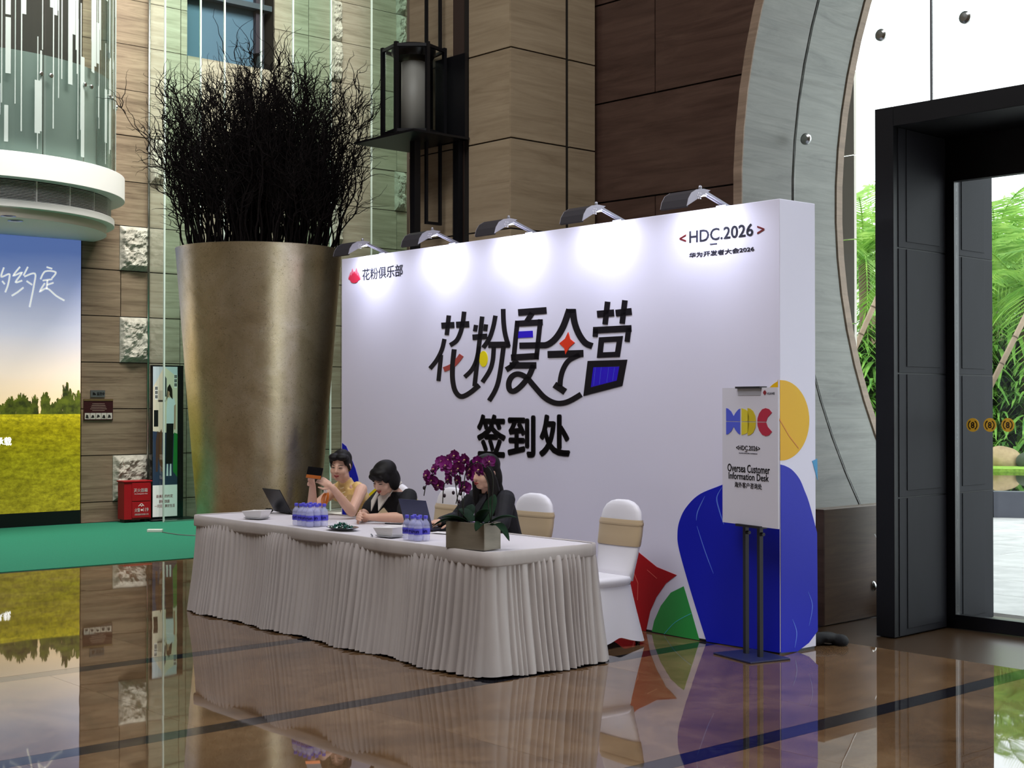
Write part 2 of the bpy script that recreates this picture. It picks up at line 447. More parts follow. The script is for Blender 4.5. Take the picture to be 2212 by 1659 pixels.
# split faced blocks that stand proud of the wall
def rough_mesh(wd, ht, seed, dp=0.09):
    nx, nz = 30, 34; mb = MB(); v = []; fs = []
    for j in range(nz + 1):
        for i in range(nx + 1):
            x, z = i / nx, j / nz; e = min(x, 1 - x, z, 1 - z)
            p = Vector((x * wd * 11, seed * 9.1, z * ht * 11))
            h = noise.fractal(p, 0.8, 2.1, 5) * 0.035 + abs(noise.noise(p * 0.4)) * 0.06 - 0.03
            d = min(1, e * 9) * (dp + h) + 0.012
            v.append((x * wd, -d, z * ht))
    for j in range(nz):
        for i in range(nx):
            a = j * (nx + 1) + i; fs.append((a, a + 1, a + nx + 2, a + nx + 1))
    mb.add(v, fs); mb.box(0, wd, -0.015, 0.02, 0, ht)
    return mb.mesh('split_faced_block', M_ROUGH)
blocks = [(258, 318, 490, 587), (258, 318, 685, 783), (243, 318, 981, 1080), (324, 352, 303, 397), (715, 736, 3, 88), (714, 736, 90, 178),
          (717, 737, 357, 441), (717, 737, 443, 526), (855, 872, -60, 18), (856, 871, 26, 98), (852, 872, 371, 455)]
for i, (a, b, c, d) in enumerate(blocks):
    p0 = LW.p(a, d, 0); p1 = LW.p(b, c, 0)
    k = min(range(len(zj)), key=lambda q: abs(zj[q] - (LW.p((a + b) / 2, d, 0).z)))
    obj_from(rough_mesh(p1.x - p0.x, zj[k + 1] - zj[k] - 2 * g, i), 'split_faced_block', WL, (p0.x, 0, zj[k] + g))

# glass screen in front of the wall
gs = empty('glass_screen', LW.o, LW.ang, 'tall greenish glass screen on thin steel edges before the left stone wall', 'glass screen')
M_CLEAR = glass('clear pane', (0.97, 0.99, 0.98)); M_GREEN = glass('green tinted pane', (0.82, 0.92, 0.88), 0.6)
M_EDGE = mat('bright glass edge', 'b8c9c2', 0.2, 0.0, 0.8)
GY = -0.62
gx = [LW.p(x, 560, GY).x for x in (355, 432, 484, 563, 632, 714, 802, 886)]
pr = LW.p(319, 560, -0.03).x
for i in range(len(gx) - 1):
    MB().box(gx[i] + 0.012, gx[i + 1] - 0.012, GY - 0.006, GY + 0.006, 0.02, 9.5).build('pane', M_GREEN if i in (0, 4, 6) else M_CLEAR, gs)
mb = MB(); a = Vector((pr, -0.03)); b = Vector((gx[0], GY))
mb.add([(a.x, a.y, 0.02), (b.x, b.y, 0.02), (b.x, b.y, 9.5), (a.x, a.y, 9.5)], [(0, 1, 2, 3)]).build('pane', glass('return pane', (0.97, 0.99, 0.98), 0.25), gs)
MB().tube([(pr, -0.06, 0), (pr, -0.06, 9.5)], 0.017, 8).build('steel_rod', M_STEEL, gs, smooth=True)
for x in gx: MB().box(x - 0.01, x + 0.01, GY - 0.012, GY + 0.012, 0.0, 9.5).build('glass_edge', M_EDGE, gs)
MB().box(gx[0], gx[-1], GY - 0.03, GY + 0.03, 0.0, 0.03).build('floor_channel', M_STEEL, gs)

# ---------------------------------------------------------------- column
zc0 = CW.p(1101, 296, 0).z; zc1 = CW.p(1101, 100, 0).z; st = zc1 - zc0
zz = [0.0]; z = zc0
while z - st > 0.2: z -= st
while z < 11: zz.append(z); z += st
zz.append(11.0)
cwid = CW.p(1285, 300, 0).x; clen = 1.45
COLM = MB().box(0.02, cwid - 0.02, 0.02, clen, 0, 11).build('column', M_JOINT, kind='structure', label='square beige stone column behind the white backdrop')
COLM.location = CW.o; COLM.rotation_euler.z = CW.ang
xs1, xs2 = CW.p(1222, 300, 0).x, CW.p(1230, 300, 0).x
yl = [CW.px(x, 60, 0).y for x in (1013, 1000, 977, 924, 905)]
for k in range(len(zz) - 1):
    z0, z1 = zz[k] + 0.007, zz[k + 1] - 0.007
    MB().box(0.0, xs1, 0.0, 0.02, z0, z1).build('stone_slab', M_COLSTONE, COLM)
    MB().box(xs2, cwid, 0.0, 0.02, z0, z1).build('stone_slab', M_COLSTONE, COLM)
    MB().box(0.0, 0.02, 0.021, yl[0], z0, z1).build('stone_slab', M_COLSTONE, COLM)
    MB().box(0.0, 0.02, yl[2], yl[4] + 0.15, z0, z1).build('stone_slab', M_COLSTONE, COLM)
MB().box(0.01, 0.02, yl[1], yl[2], 0, 11).build('recess_panel', mat('dark recess', '3a2c25', 0.6), COLM)

# ---------------------------------------------------------------- arch wall on the right
ACX, ACZ, AR = -0.757 + 5.1, 3.3, 5.1
DY = 1.0                                           # the dark stone stands back from the arch edge
def arc_x(z, r=AR):
    d = r * r - (z - ACZ) ** 2
    return ACX - math.sqrt(max(d, 0))
def arcpts(r, a0, a1, n=40): return [(ACX + r * math.cos(a0 + (a1 - a0) * i / n), ACZ + r * math.sin(a0 + (a1 - a0) * i / n)) for i in range(n + 1)]
aend = math.pi + math.asin(ACZ / (AR + 0.1))
Lpoly = [(-6.0, 0.0)] + [(arc_x(0, AR + 0.1), 0.0)] + arcpts(AR + 0.1, aend, math.pi / 2) + [(ACX, 11), (-6.0, 11)]
wr = MB().prism(Lpoly, DY + 0.03, 1.24)
Rpoly = [(ACX, 11)] + arcpts(AR + 0.1, math.pi / 2, -math.asin(ACZ / (AR + 0.1))) + [(ACX + 7.2, 0), (ACX + 7.2, 11)]
wr.prism(Rpoly, DY - 0.02, 1.2)
WR = wr.build('wall_right', mat('dark joint brown', '16100d', 0.7), kind='structure', label='dark brown stone wall around the great round arch')
WR.location = AW.o; WR.rotation_euler.z = AW.ang
x_l = -6.0; xv = AW.p(1415, 100, DY).x
h1 = AW.p(1285, 440, DY).z; h2 = AW.p(1285, 227, DY).z; hs = h2 - h1
hz = [0.0]; z = h1 - hs
while z - hs > 0.2: z -= hs
while z < 10.9: hz.append(z); z += hs
hz.append(11.0)
for k in range(len(hz) - 1):
    z0, z1 = hz[k] + 0.008, hz[k + 1] - 0.008
    even = abs(hz[k] - h1) < 0.01 or abs(hz[k] - h1 - 2 * hs) < 0.01
    cuts = [x_l, -3.6, xv - 0.9] if even else [x_l, -4.2, xv]
    for i, x0 in enumerate(cuts):
        if even and i == 2: x0 = -3.6 + 0.0
        a = x0 + 0.006
        if i < len(cuts) - 1 and not (even and i == 1): b = [(cuts[i + 1] - 0.006, z0), (cuts[i + 1] - 0.006, z1)]
        elif even and i == 1: continue
        else:
            top = min(z1, ACZ + AR)
            b = [(min(arc_x(z0 + (z1 - z0) * q / 8, AR + 0.12) if abs(z0 + (z1 - z0) * q / 8 - ACZ) < AR + 0.1 else ACX, ACX), z0 + (z1 - z0) * q / 8) for q in range(9)]
        if min(p[0] for p in b) - a < 0.05: continue
        MB().prism([(a, z0)] + b + [(a, z1)], DY, DY + 0.03).build('stone_slab', M_DARKSTONE, WR)
# the arch ring: two curved stone bands with the black glazing channel between them
AR_T = empty('trim_1', AW.o, AW.ang, 'curved grey stone lining of the round arch with a black groove', None, None, 'structure')
def ring(r0, r1, y0, y1, a0, a1, n=72):
    v = []; fs = []
    for i in range(n + 1):
        a = a0 + (a1 - a0) * i / n; c, s_ = math.cos(a), math.sin(a)
        for r, y in ((r0, y0), (r1, y0), (r1, y1), (r0, y1)): v.append((ACX + r * c, y, ACZ + r * s_))
    for i in range(n):
        b = i * 4
        for k in range(4): fs.append((b + k, b + (k + 1) % 4, b + 4 + (k + 1) % 4, b + 4 + k))
    fs += [(0, 1, 2, 3), (n * 4 + 3, n * 4 + 2, n * 4 + 1, n * 4)]
    return MB().add(v, fs)
a0 = -math.asin(ACZ / AR) + 0.02; a1 = math.pi + math.asin((ACZ - AW.px(1781, 1101, 0).z + 0.03) / AR)
wgr = AW.px(1712, 430, -0.757).y; wo = AW.px(1817, 430, -0.757).y
ring(AR, AR + 0.08, 0.0, 0.012, a0, a1).build('front_edge', M_TRIMSTONE, AR_T, edge=True)
ring(AR, AR + 0.08, 0.012, wgr - 0.018, a0, a1).build('stone_band', M_GREYSTONE, AR_T, edge=True)
ring(AR + 0.05, AR + 0.08, wgr - 0.018, wgr + 0.018, a0, a1).build('groove', M_BLACK, AR_T, edge=True)
ring(AR, AR + 0.08, wgr + 0.018, wo - 0.1, a0, a1).build('stone_band', M_GREYSTONE, AR_T, edge=True)
ring(AR + 0.03, AR + 0.08, wo - 0.1, wo - 0.085, a0, a1).build('groove', M_BLACK, AR_T, edge=True)
ring(AR - 0.01, AR + 0.08, wo - 0.085, wo, a0, a1).build('outer_edge', M_TRIMSTONE, AR_T, edge=True)
ring(AR + 0.0, AR + 0.075, 0.0, 0.006, a0, a1)
# pedestal that closes the foot of the arch
pz = AW.px(1781, 1101, 0).z
pe = empty('trim_2', AW.o, AW.ang, 'brown stone pedestal at the foot of the round arch', None, None, 'structure')
MB().box(-0.13, 0.0, 0.0, wo, 0, pz).build('stone_block', stone('pedestal stone', '5d4a3c', '6b5747', '78634f', 0.3, 0.5, 0.4), pe, bevel=0.004)
MB().box(-0.13, 0.004, -0.012, 0.0, 0, pz).build('front_slab', M_DARKSTONE, pe)
# glazing of the arch
wd = empty('window_1', AW.o, AW.ang, 'frameless glass panes filling the round arch above the entrance', None, None, 'structure')
pxl = AW.loc(PW.o).x; ptop = 3.72
xm = AW.p(2012, 100, wgr).x
M_FACADE = glass('facade pane', (0.96, 0.985, 0.98), 0.6)
zt = lambda x, r=AR: ACZ + math.sqrt(max(r * r - (x - ACX) ** 2, 0))
zb = lambda x, r=AR: max(ACZ - math.sqrt(max(r * r - (x - ACX) ** 2, 0)), 0.0)
def pane(x0, x1, zlow0, zlow1, z_lo=None):
    n = 16; top = [(x0 + (x1 - x0) * i / n, zt(x0 + (x1 - x0) * i / n) - 0.01) for i in range(n + 1)]
    bot = [(x0 + (x1 - x0) * i / n, z_lo if z_lo is not None else zb(x0 + (x1 - x0) * i / n) + 0.01) for i in range(n, -1, -1)]
    return MB().prism(top + bot, wgr - 0.006, wgr + 0.006).build('pane', M_FACADE, wd)
pane(ACX - AR + 0.02, pxl - 0.01, 0, 0)
pane(pxl + 0.0, xm - 0.008, 0, 0, ptop)
x = xm
while x < ACX + AR - 1.9:
    pane(x + 0.008, x + 1.852, 0, 0, ptop if x < pxl + 6.2 else None)
    MB().box(x - 0.008, x + 0.008, wgr - 0.008, wgr + 0.008, ptop, zt(x) - 0.02).build('silicone_joint', mat('grey sealant', '5b5c5e', 0.6), wd)
    x += 1.86
for (fx, fy) in ((1901, 75), (2083, 37), (1739, 300), (1879, 1266)):
    p = AW.p(fx, fy, wgr - 0.03)
    o = MB().lathe([(0.0, 0.0), (0.047, 0.004), (0.047, 0.02), (0.03, 0.034), (0.0, 0.036)], 20).build('glass_fitting', M_STEEL, wd, edge=True)
    o.location = (p.x, wgr - 0.006, p.z); o.rotation_euler = (R(90), 0, 0)

# ---------------------------------------------------------------- entrance portal
po = empty('door_1', PW.o, PW.ang, 'massive black portal with glazed door in the round arch', None, None, 'structure')
PTOP = PW.p(1893, 236, 0).z; PWD = 6.0
fw = PW.p(1931, 900, 0).x
yd = PW.px(2047, 1000, fw).y; yo = PW.px(2145, 1000, fw).y
M_PORT = nmat('dark bronze sheet', '050508', '09090d', 3, (1, 1, 0.4), 0.5, lo=0.3, hi=0.7, spec=0.3)
M_PORT2 = nmat('slate bronze panel', '121218', '1b1b22', 2.5, (1, 1, 0.3), 0.65, lo=0.3, hi=0.7, spec=0.3)
hd = 0.14
MB().box(0, fw, 0, yd + 0.02, 0, PTOP).build('left_stile', M_PORT, po, bevel=0.004)
MB().box(fw, PWD, 0, yd + 0.6, PTOP - hd, PTOP).build('header', M_PORT, po, bevel=0.004)
MB().box(PWD, PWD + fw, 0, yo, 0, PTOP).build('right_stile', M_PORT, po, bevel=0.004)
MB().box(0, fw, yd + 0.02, yo, 0, PTOP).build('outer_stile', M_PORT, po, bevel=0.004)
zs = [0.0, 0.98, 1.86, 2.75, PTOP - hd]
for i in range(4):      # metal sheets that line the jamb
    MB().box(fw, fw + 0.006, 0.06, yd - 0.03, zs[i] + 0.006, zs[i + 1] - 0.004).build('jamb_panel', M_PORT2, po, bevel=0.002)
    MB().box(fw, fw + 0.006, yd + 0.1, yo - 0.01, zs[i] + 0.006, zs[i + 1] - 0.004).build('jamb_panel', M_PORT2, po, bevel=0.002)
    MB().box(fw + 0.006, fw + 0.011, 0.16, yd - 0.12, zs[i] + 0.05, zs[i + 1] - 0.004).build('jamb_plate', M_PORT2, po, bevel=0.002)
    MB().box(fw + 0.006, fw + 0.011, yd + 0.2, yo - 0.14, zs[i] + 0.05, zs[i + 1] - 0.004).build('jamb_plate', M_PORT2, po, bevel=0.002)
dtop = PW.px(2060, 322, fw).z
MB().box(fw, PWD, yd - 0.02, yd + 0.05, PTOP - hd - 0.32, PTOP - hd).build('door_head', M_PORT, po)
df = MB(); df.box(fw, fw + 0.07, yd - 0.02, yd + 0.05, 0, PTOP - hd - 0.32); df.box(fw, PWD, yd - 0.02, yd + 0.05, 0, 0.1)
df.build('door_frame', mat('black door frame', '08080c', 0.3), po, bevel=0.003)
dg = MB().box(fw + 0.07, fw + 2.3, yd + 0.01, yd + 0.02, 0.1, PTOP - hd - 0.32).build('door_glass', glass('door glass', (0.93, 0.96, 0.96), 0.7), po)
M_STK = mat('gold sticker', 'd9a92c', 0.5)
for i in range(3):
    p = PW.p(2101 + (2138 - 2101) * (0, 1, 2.05)[i], 918, yd + 0.005)
    o = MB().lathe([(0, 0), (0.05, 0), (0.05, 0.002), (0, 0.002)], 24).build('door_sticker', M_STK, dg)
    o.location = (p.x, yd + 0.008, p.z); o.rotation_euler = (R(90), 0, 0)
    k = text_mesh('8', 0.06, 0.001, 0.001, 'CENTER'); k.materials.append(M_BLACK)
    t = obj_from(k, 'sticker_mark', dg, (p.x, yd + 0.0045, p.z - 0.021))
    t = MB()
    for rr in (0.034,):
        t.ribbon([(p.x + rr * math.cos(q), p.z + rr * math.sin(q)) for q in [R(120 + 12 * j) for j in range(11)]], 0.006, yd + 0.003, yd + 0.0055)
        t.ribbon([(p.x + rr * math.cos(q), p.z + rr * math.sin(q)) for q in [R(-60 + 12 * j) for j in range(11)]], 0.006, yd + 0.003, yd + 0.0055)
    t.build('sticker_mark', M_BLACK, dg)

# ---------------------------------------------------------------- the rest of the hall's shell: unseen walls that limit the daylight
M_HALL = mat('hall plaster', '8b7a66', 0.7)
def wall_seg(name, a, b, z0, z1, th=0.2, label=None):
    d = Vector((b[0] - a[0], b[1] - a[1])); o = MB().box(0, d.length, 0, th, z0, z1).build(name, M_HALL, kind='structure')
    o.location = (a[0], a[1], 0); o.rotation_euler.z = math.atan2(d.y, d.x)
    o['label'] = label or 'plain plaster wall of the hall out of view'; return o
pL = LW.w(-10, 0.2); pR = AW.w(ACX + 7.2, 0.9); pf = LW.w(8.4, 0.2); pd = AW.w(-6, 0.9)
wall_seg('wall_side', (-16, -12), (pL.x, pL.y), 0, 11)
wall_seg('wall_rear', (13, -12), (-16, -12), 0, 11)
wall_seg('wall_rear_window', (pR.x, pR.y), (13, -12), 5.2, 11, label='plaster wall above the hall windows')  # lintel lowered to cut daylight from the open side
wall_seg('wall_back', (pf.x, pf.y), (pd.x, pd.y), 0, 11)
MB().prismz([tuple(q) for q in flp], 11.0, 11.2).build('ceiling', mat('ceiling plaster', 'b8ab98', 0.8), kind='structure', label='plain hall ceiling')
# ================================================================ balcony
bc = LW.loc(Vector((-7.19, 18.25, 0)))
ba = at(LW, 'balcony', bc.x, 0.0, 0, 'rounded white balcony with striped glass balustrade above the sunset mural', 'balcony')
PI = math.pi
MB().arcband((0, 0), 0.05, 2.06, 4.31, 4.61, PI, 2 * PI, 64).build('slab', M_WHITE, ba, edge=True, bevel=0.01)
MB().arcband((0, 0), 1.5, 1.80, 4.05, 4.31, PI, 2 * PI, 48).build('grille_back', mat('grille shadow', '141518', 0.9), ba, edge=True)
for i in range(13):
    z = 4.075 + i * 0.0178
    MB().arcband((0, 0), 1.84, 1.885, z, z + 0.0045, PI, 2 * PI, 48).build('grille_slat', M_WHITE, ba, edge=True)
for i in range(12):
    a = PI + PI * (i + 0.5) / 12
    MB().arcband((0, 0), 1.83, 1.887, 4.06, 4.31, a, a + 0.007, 1).build('grille_divider', M_WHITE, ba)
MB().arcband((0, 0), 1.5, 1.93, 3.97, 4.06, PI, 2 * PI, 64).build('lower_ring', M_WHITE, ba, edge=True, bevel=0.006)
MB().arcband((0, 0), 0.05, 1.83, 3.86, 3.97, PI, 2 * PI, 64).build('soffit', mat('warm white soffit', 'd8d0c4', 0.6), ba, edge=True, bevel=0.004)
for q in ((18, 466), (33, 476), (-60, 470)):
    p = LW.g(q[0], q[1], 3.86); o = MB().lathe([(0, 0), (0.09, 0), (0.09, -0.006), (0.07, -0.006), (0.06, 0.0), (0, 0.0)], 20).build('downlight', M_STEEL, ba, edge=True)
    o.location = (p.x - bc.x, p.y, 3.857)
M_BAL = glass('balustrade glass', (0.88, 0.94, 0.92), 0.9); M_FROST = glass('frosted stripe', (0.75, 0.82, 0.8), 0.4, 0.1, 0.34); M_GREYG = glass('grey film', (0.62, 0.63, 0.61), 0.5, 0.1, 0.3)
rs = random.Random(3)
npan = 9
for i in range(npan):
    a = PI + PI * i / npan + 0.004; b = PI + PI * (i + 1) / npan - 0.004
    pn = MB().arcband((0, 0), 1.93, 1.942, 4.61, 7.6, a, b, 10).build('glass_pane', M_BAL, ba, edge=True)
    MB().arcband((0, 0), 1.885, 1.89, 4.61, 5.85, a, b, 10).build('grey_film', M_GREYG, ba, edge=True)
    for k in range(19):
        q = a + (b - a) * rs.random(); wdt = rs.choice((0.006, 0.008, 0.012, 0.024, 0.032, 0.036)); z0 = 4.63 + rs.random() * 2.3; z1 = min(7.5, z0 + 0.35 + rs.random() * 0.9 + (0.9 if wdt < 0.012 else 0))
        if q + wdt > b: continue
        MB().arcband((0, 0), 1.943, 1.946, z0, z1, q, q + wdt, 2).build('frosted_stripe', M_FROST, pn)
    for q in (a + 0.03, b - 0.03):
        o = MB().lathe([(0, 0), (0.028, 0), (0.028, 0.02), (0.02, 0.026), (0, 0.026)], 16).build('glass_clamp', M_STEEL, pn, edge=True)
        o.location = (1.945 * math.cos(q), 1.945 * math.sin(q), 5.6); o.rotation_euler = (R(90), 0, q + R(90))
# ================================================================ mural light box below the balcony
mu = empty('mural', LW.o, LW.ang, 'wide light box mural of a sunset meadow with treeline and script lettering', 'mural')
MX1 = LW.p(174, 800, -0.08).x; MX0 = -6.5
zt_ = LW.p(90, 513, -0.08).z; zb_ = LW.p(90, 1106, -0.08).z; zh = LW.p(90, 893, -0.08).z
def mural_mat():
    m = mat('printed sunset meadow', 'ffffff', 0.5, 0, 0.2); t = NT(m)
    tc = t.new('ShaderNodeTexCoord'); sp = t.new('ShaderNodeSeparateXYZ'); t.link(tc.outputs['Object'], sp.inputs[0])
    mr = t.new('ShaderNodeMapRange'); mr.inputs[1].default_value = zh; mr.inputs[2].default_value = zt_; t.link(sp.outputs[2], mr.inputs[0])
    nz = t.noise(t.coord('Object', (0.25, 1, 1.2)), 1.2, 4)
    ad = t.new('ShaderNodeMath', operation='MULTIPLY_ADD'); ad.inputs[1].default_value = 0.16; t.link(nz, ad.inputs[0]); t.link(mr.outputs[0], ad.inputs[2])
    sky = t.ramp(ad.outputs[0], [(0.06, 'ffd9a0'), (0.3, 'fbe6d2'), (0.55, 'cfcfe0'), (0.85, '8a9acb'), (1.0, '6179b8')])
    g1 = t.noise(t.coord('Object', (1.5, 1, 5)), 2.0, 7, 0.7); g2 = t.noise(t.coord('Object', (1, 1, 1.6)), 15, 7, 0.8)
    mg = t.new('ShaderNodeMapRange'); mg.inputs[1].default_value = zb_; mg.inputs[2].default_value = zh; t.link(sp.outputs[2], mg.inputs[0])
    base = t.ramp(mg.outputs[0], [(0.0, 'b0a83c'), (0.5, 'a8a42c'), (0.85, 'c0b428'), (1.0, 'f0e040')])
    gr = t.mix(0.75, base, t.ramp(g2, [(0.3, '2c3a14'), (0.5, 'c0bc50'), (0.7, 'ffffb0')]), 'MULTIPLY')
    gr = t.mix(0.5, gr, t.ramp(g1, [(0.35, '6a6a40'), (0.6, 'ffffff')]), 'MULTIPLY')
    lt = t.new('ShaderNodeMath', operation='LESS_THAN'); lt.inputs[1].default_value = zh; t.link(sp.outputs[2], lt.inputs[0])
    col = t.mix(lt.outputs[0], sky, gr)
    t.link(col, t.b.inputs['Base Color']); t.link(col, t.b.inputs['Emission Color']); t.b.inputs['Emission Strength'].default_value = 0.62
    return m
MB().box(MX0, MX1, -0.08, 0.0, zb_, zt_).build('printed_panel', mural_mat(), mu)
MB().box(MX0, MX1 + 0.0, -0.085, 0.0, 0.0, zb_).build('black_plinth', M_BLACK, mu)
M_TREE = nmat('printed treetops', '2c3312', '66701f', 9, rough=0.6, detail=6, rnd=False)
bt = M_TREE.node_tree.nodes['Principled BSDF']; bt.inputs['Emission Strength'].default_value = 0.5
M_TREE.node_tree.links.new(bt.inputs['Base Color'].links[0].from_socket, bt.inputs['Emission Color'])
rt = random.Random(5)
trees = [(18, 868, 11), (47, 851, 16), (75, 855, 9), (98, 849, 12), (128, 862, 11), (143, 828, 12), (152, 845, 11), (170, 846, 13), (25, 858, 13), (60, 868, 14), (112, 872, 12), (5, 874, 8), (160, 866, 14)]
for (tx, ty, hw) in trees:
    p = LW.p(tx, ty, -0.08); wv = hw / 150.0; n = 40; poly = []; hh = p.z - zh
    for i in range(n + 1):                     # leafy outline: broad at mid height, ragged edge
        u = i / n; a = math.pi * u
        r_ = 1 + 0.16 * rt.uniform(-1, 1) + 0.1 * math.sin(9 * a + tx)
        poly.append((min(p.x - wv * math.cos(a) * r_ * (0.75 + 0.35 * math.sin(a)), MX1 - 0.001), zh + 0.02 + hh * (math.sin(a) ** 0.8) * min(1.0, r_ * 0.95)))
    poly = [(max(MX0, poly[0][0]), zh - 0.01)] + poly + [(poly[-1][0], zh - 0.01)]
    MB().prism(poly, -0.0815 - rt.random() * 0.001, -0.08).build('printed_tree', M_TREE, mu)
M_LET = mat('white printed lettering', 'ffffff', 0.5, emit=0.6)
def mstroke(pts, wpx=3.0, smooth=True):
    P = [LW.p(a / 2.127, 480 + b / 2.127, -0.082) for a, b in pts]
    P2 = [(q.x, q.z) for q in (bez(P, 5) if smooth and len(P) > 2 else P)]
    MB().ribbon(P2, wpx / 160.0, -0.084, -0.0815).build('script_stroke', M_LET, mu)
for st_ in ([(18, 208), (6, 250), (40, 238), (44, 250), (36, 290), (24, 322)], [(10, 270), (22, 285)],
            [(92, 205), (62, 245), (100, 232), (72, 275), (102, 268)], [(54, 338), (80, 322), (108, 300)],
            [(128, 205), (108, 245)], [(112, 250), (160, 236), (156, 290), (136, 390)], [(122, 270), (148, 288)],
            [(214, 206), (240, 214)], [(186, 262), (208, 226), (256, 230), (238, 258)], [(196, 268), (240, 262)], [(218, 266), (214, 308)], [(216, 288), (246, 278)], [(206, 280), (184, 318), (216, 304), (258, 338), (296, 360)]):
    mstroke(st_, 3.4)
p0 = LW.p(-9, 963, -0.082); p1 = LW.p(25, 944, -0.082)
fit_text('承载', (p0.x, p1.x, p0.z, p1.z), -0.0815, M_LET, 'printed_words', mu, 0.02)
# ================================================================ green carpet
cp = WF.g(412, 1207); cq = WF.g(0, 1238)
d = (cp - cq).normalized()
CF = Frame((cq.x, cq.y), math.atan2(d.y, d.x))
dep = CF.loc(LW.o).y
ck = MB().box(-5.5, 6.2, 0, dep - 0.1, 0.0, 0.008)
MCAR = nmat('green carpet pile', '0b6249', '14755a', 120, rough=0.95, bump=0.3, bdist=0.004)
c_ = ck.build('carpet', MCAR); c_.location = CF.o + Vector((0, 0, 0.001)); c_.rotation_euler.z = CF.ang
tag(c_, 'wide emerald green carpet laid along the stone wall', 'carpet')
# ================================================================ wall plaques
M_PLQ = mat('maroon enamel', '32161a', 0.3); M_GREYP = mat('grey plaque', '6e7477', 0.3, 0.6)
p0, p1 = LW.p(195, 858, 0), LW.p(226, 843, 0)
pl = at(LW, 'wall_sign', p0.x, -0.001, p0.z, 'small grey metal sign with dark characters above the maroon plaque', 'sign')
MB().box(0, p1.x - p0.x, -0.012, 0, 0, p1.z - p0.z).build('plate', M_GREYP, pl)
MB().prism([(0.03, 0.03), (0.075, 0.03), (0.075, 0.045), (0.05, 0.065), (0.03, 0.065)], -0.014, -0.012).build('camera_symbol', M_BLACK, pl)
fit_text('监控中', (0.09, 0.2, 0.025, 0.07), -0.012, M_BLACK, 'lettering', pl, 0.01)
p0, p1 = LW.p(180, 908, 0), LW.p(243, 862, 0); W_, H_ = p1.x - p0.x, p1.z - p0.z
pl = at(LW, 'notice_board', p0.x, -0.001, p0.z, 'maroon notice plaque with a brass top edge and row of small pictures', 'notice board')
MB().box(0, W_, -0.015, 0, 0, H_).build('board', M_PLQ, pl)
MB().box(0, W_, -0.02, 0, H_ - 0.025, H_).build('top_edge', mat('dull brass', '9a8660', 0.35, 0.8), pl)
for i in range(5):
    x0 = 0.01 + i * (W_ - 0.02) / 5
    f_ = MB().box(x0 + 0.003, x0 + (W_ - 0.02) / 5 - 0.003, -0.017, -0.015, 0.015, 0.1).build('picture', mat('pale picture', 'b8b4ac', 0.5), pl)
    MB().prism([(x0 + 0.012, 0.03), (x0 + 0.06, 0.025 + 0.01 * (i % 3)), (x0 + 0.05, 0.07), (x0 + 0.025, 0.08 - 0.01 * (i % 2))], -0.0185, -0.017).build('picture_shape', mat('ink', '1c1a1a', 0.6), f_)
for i in range(5):
    ww = 0.09 + 0.03 * ((i * 7) % 4) / 3
    MB().box(W_ / 2 - ww, W_ / 2 + ww, -0.0165, -0.015, 0.13 + i * 0.023, 0.137 + i * 0.023).build('text_line', mat('pale text', '8d7a70', 0.5), pl)
# ================================================================ fire extinguisher cabinet
fb0 = LW.g(300, 1131)
fx = at(LW, 'fire_cabinet', LW.p(268, 1100, -0.42).x, -0.42, 0.0, 'small red fire extinguisher cabinet standing on the carpet by the wall', 'fire cabinet', rz=R(-3))
M_RED = mat('red enamel', '9a0f1b', 0.35)
MB().box(0, 0.39, 0, 0.22, 0.05, 0.56).build('body', M_RED, fx, bevel=0.006)
MB().box(-0.012, 0.402, -0.012, 0.23, 0.56, 0.58).build('lid', M_RED, fx, bevel=0.004)
fd = MB().box(0.11, 0.375, -0.012, 0, 0.07, 0.285).build('lower_door', M_RED, fx, bevel=0.004)
fu = MB().box(0.11, 0.375, -0.008, 0, 0.30, 0.55).build('upper_door', M_RED, fx, bevel=0.004)
M_WT = mat('white lettering', 'e9dede', 0.5)
fit_text('灭火器箱', (0.135, 0.335, 0.42, 0.475), -0.0085, M_WT, 'lettering', fx, 0.015)
fit_text('Fire Extinguisher Box', (0.145, 0.335, 0.388, 0.405), -0.0085, M_WT, 'lettering', fx)
fit_text('火警', (0.145, 0.225, 0.15, 0.205), -0.0125, M_WT, 'lettering', fx, 0.02)
fit_text('119', (0.27, 0.345, 0.155, 0.205), -0.0125, M_WT, 'lettering', fx, 0.03)
MB().box(0.235, 0.262, -0.0145, -0.0125, 0.165, 0.19).build('lettering', M_WT, fx)
fit_text('消防器材有限公司', (0.145, 0.345, 0.105, 0.13), -0.0125, M_WT, 'lettering', fx, 0.01)
mb = MB(); mb.ribbon([(0.2, 0.23), (0.225, 0.25), (0.245, 0.228), (0.265, 0.248), (0.28, 0.23)], 0.009, -0.0145, -0.0125); mb.ribbon([(0.225, 0.255), (0.245, 0.266), (0.262, 0.255)], 0.007, -0.0145, -0.0125)
mb.build('emblem', M_WT, fx)
for x in (0.05, 0.34):
    MB().box(x - 0.03, x + 0.03, 0.03, 0.19, 0.0095, 0.05).build('foot', M_BLACK, fx)
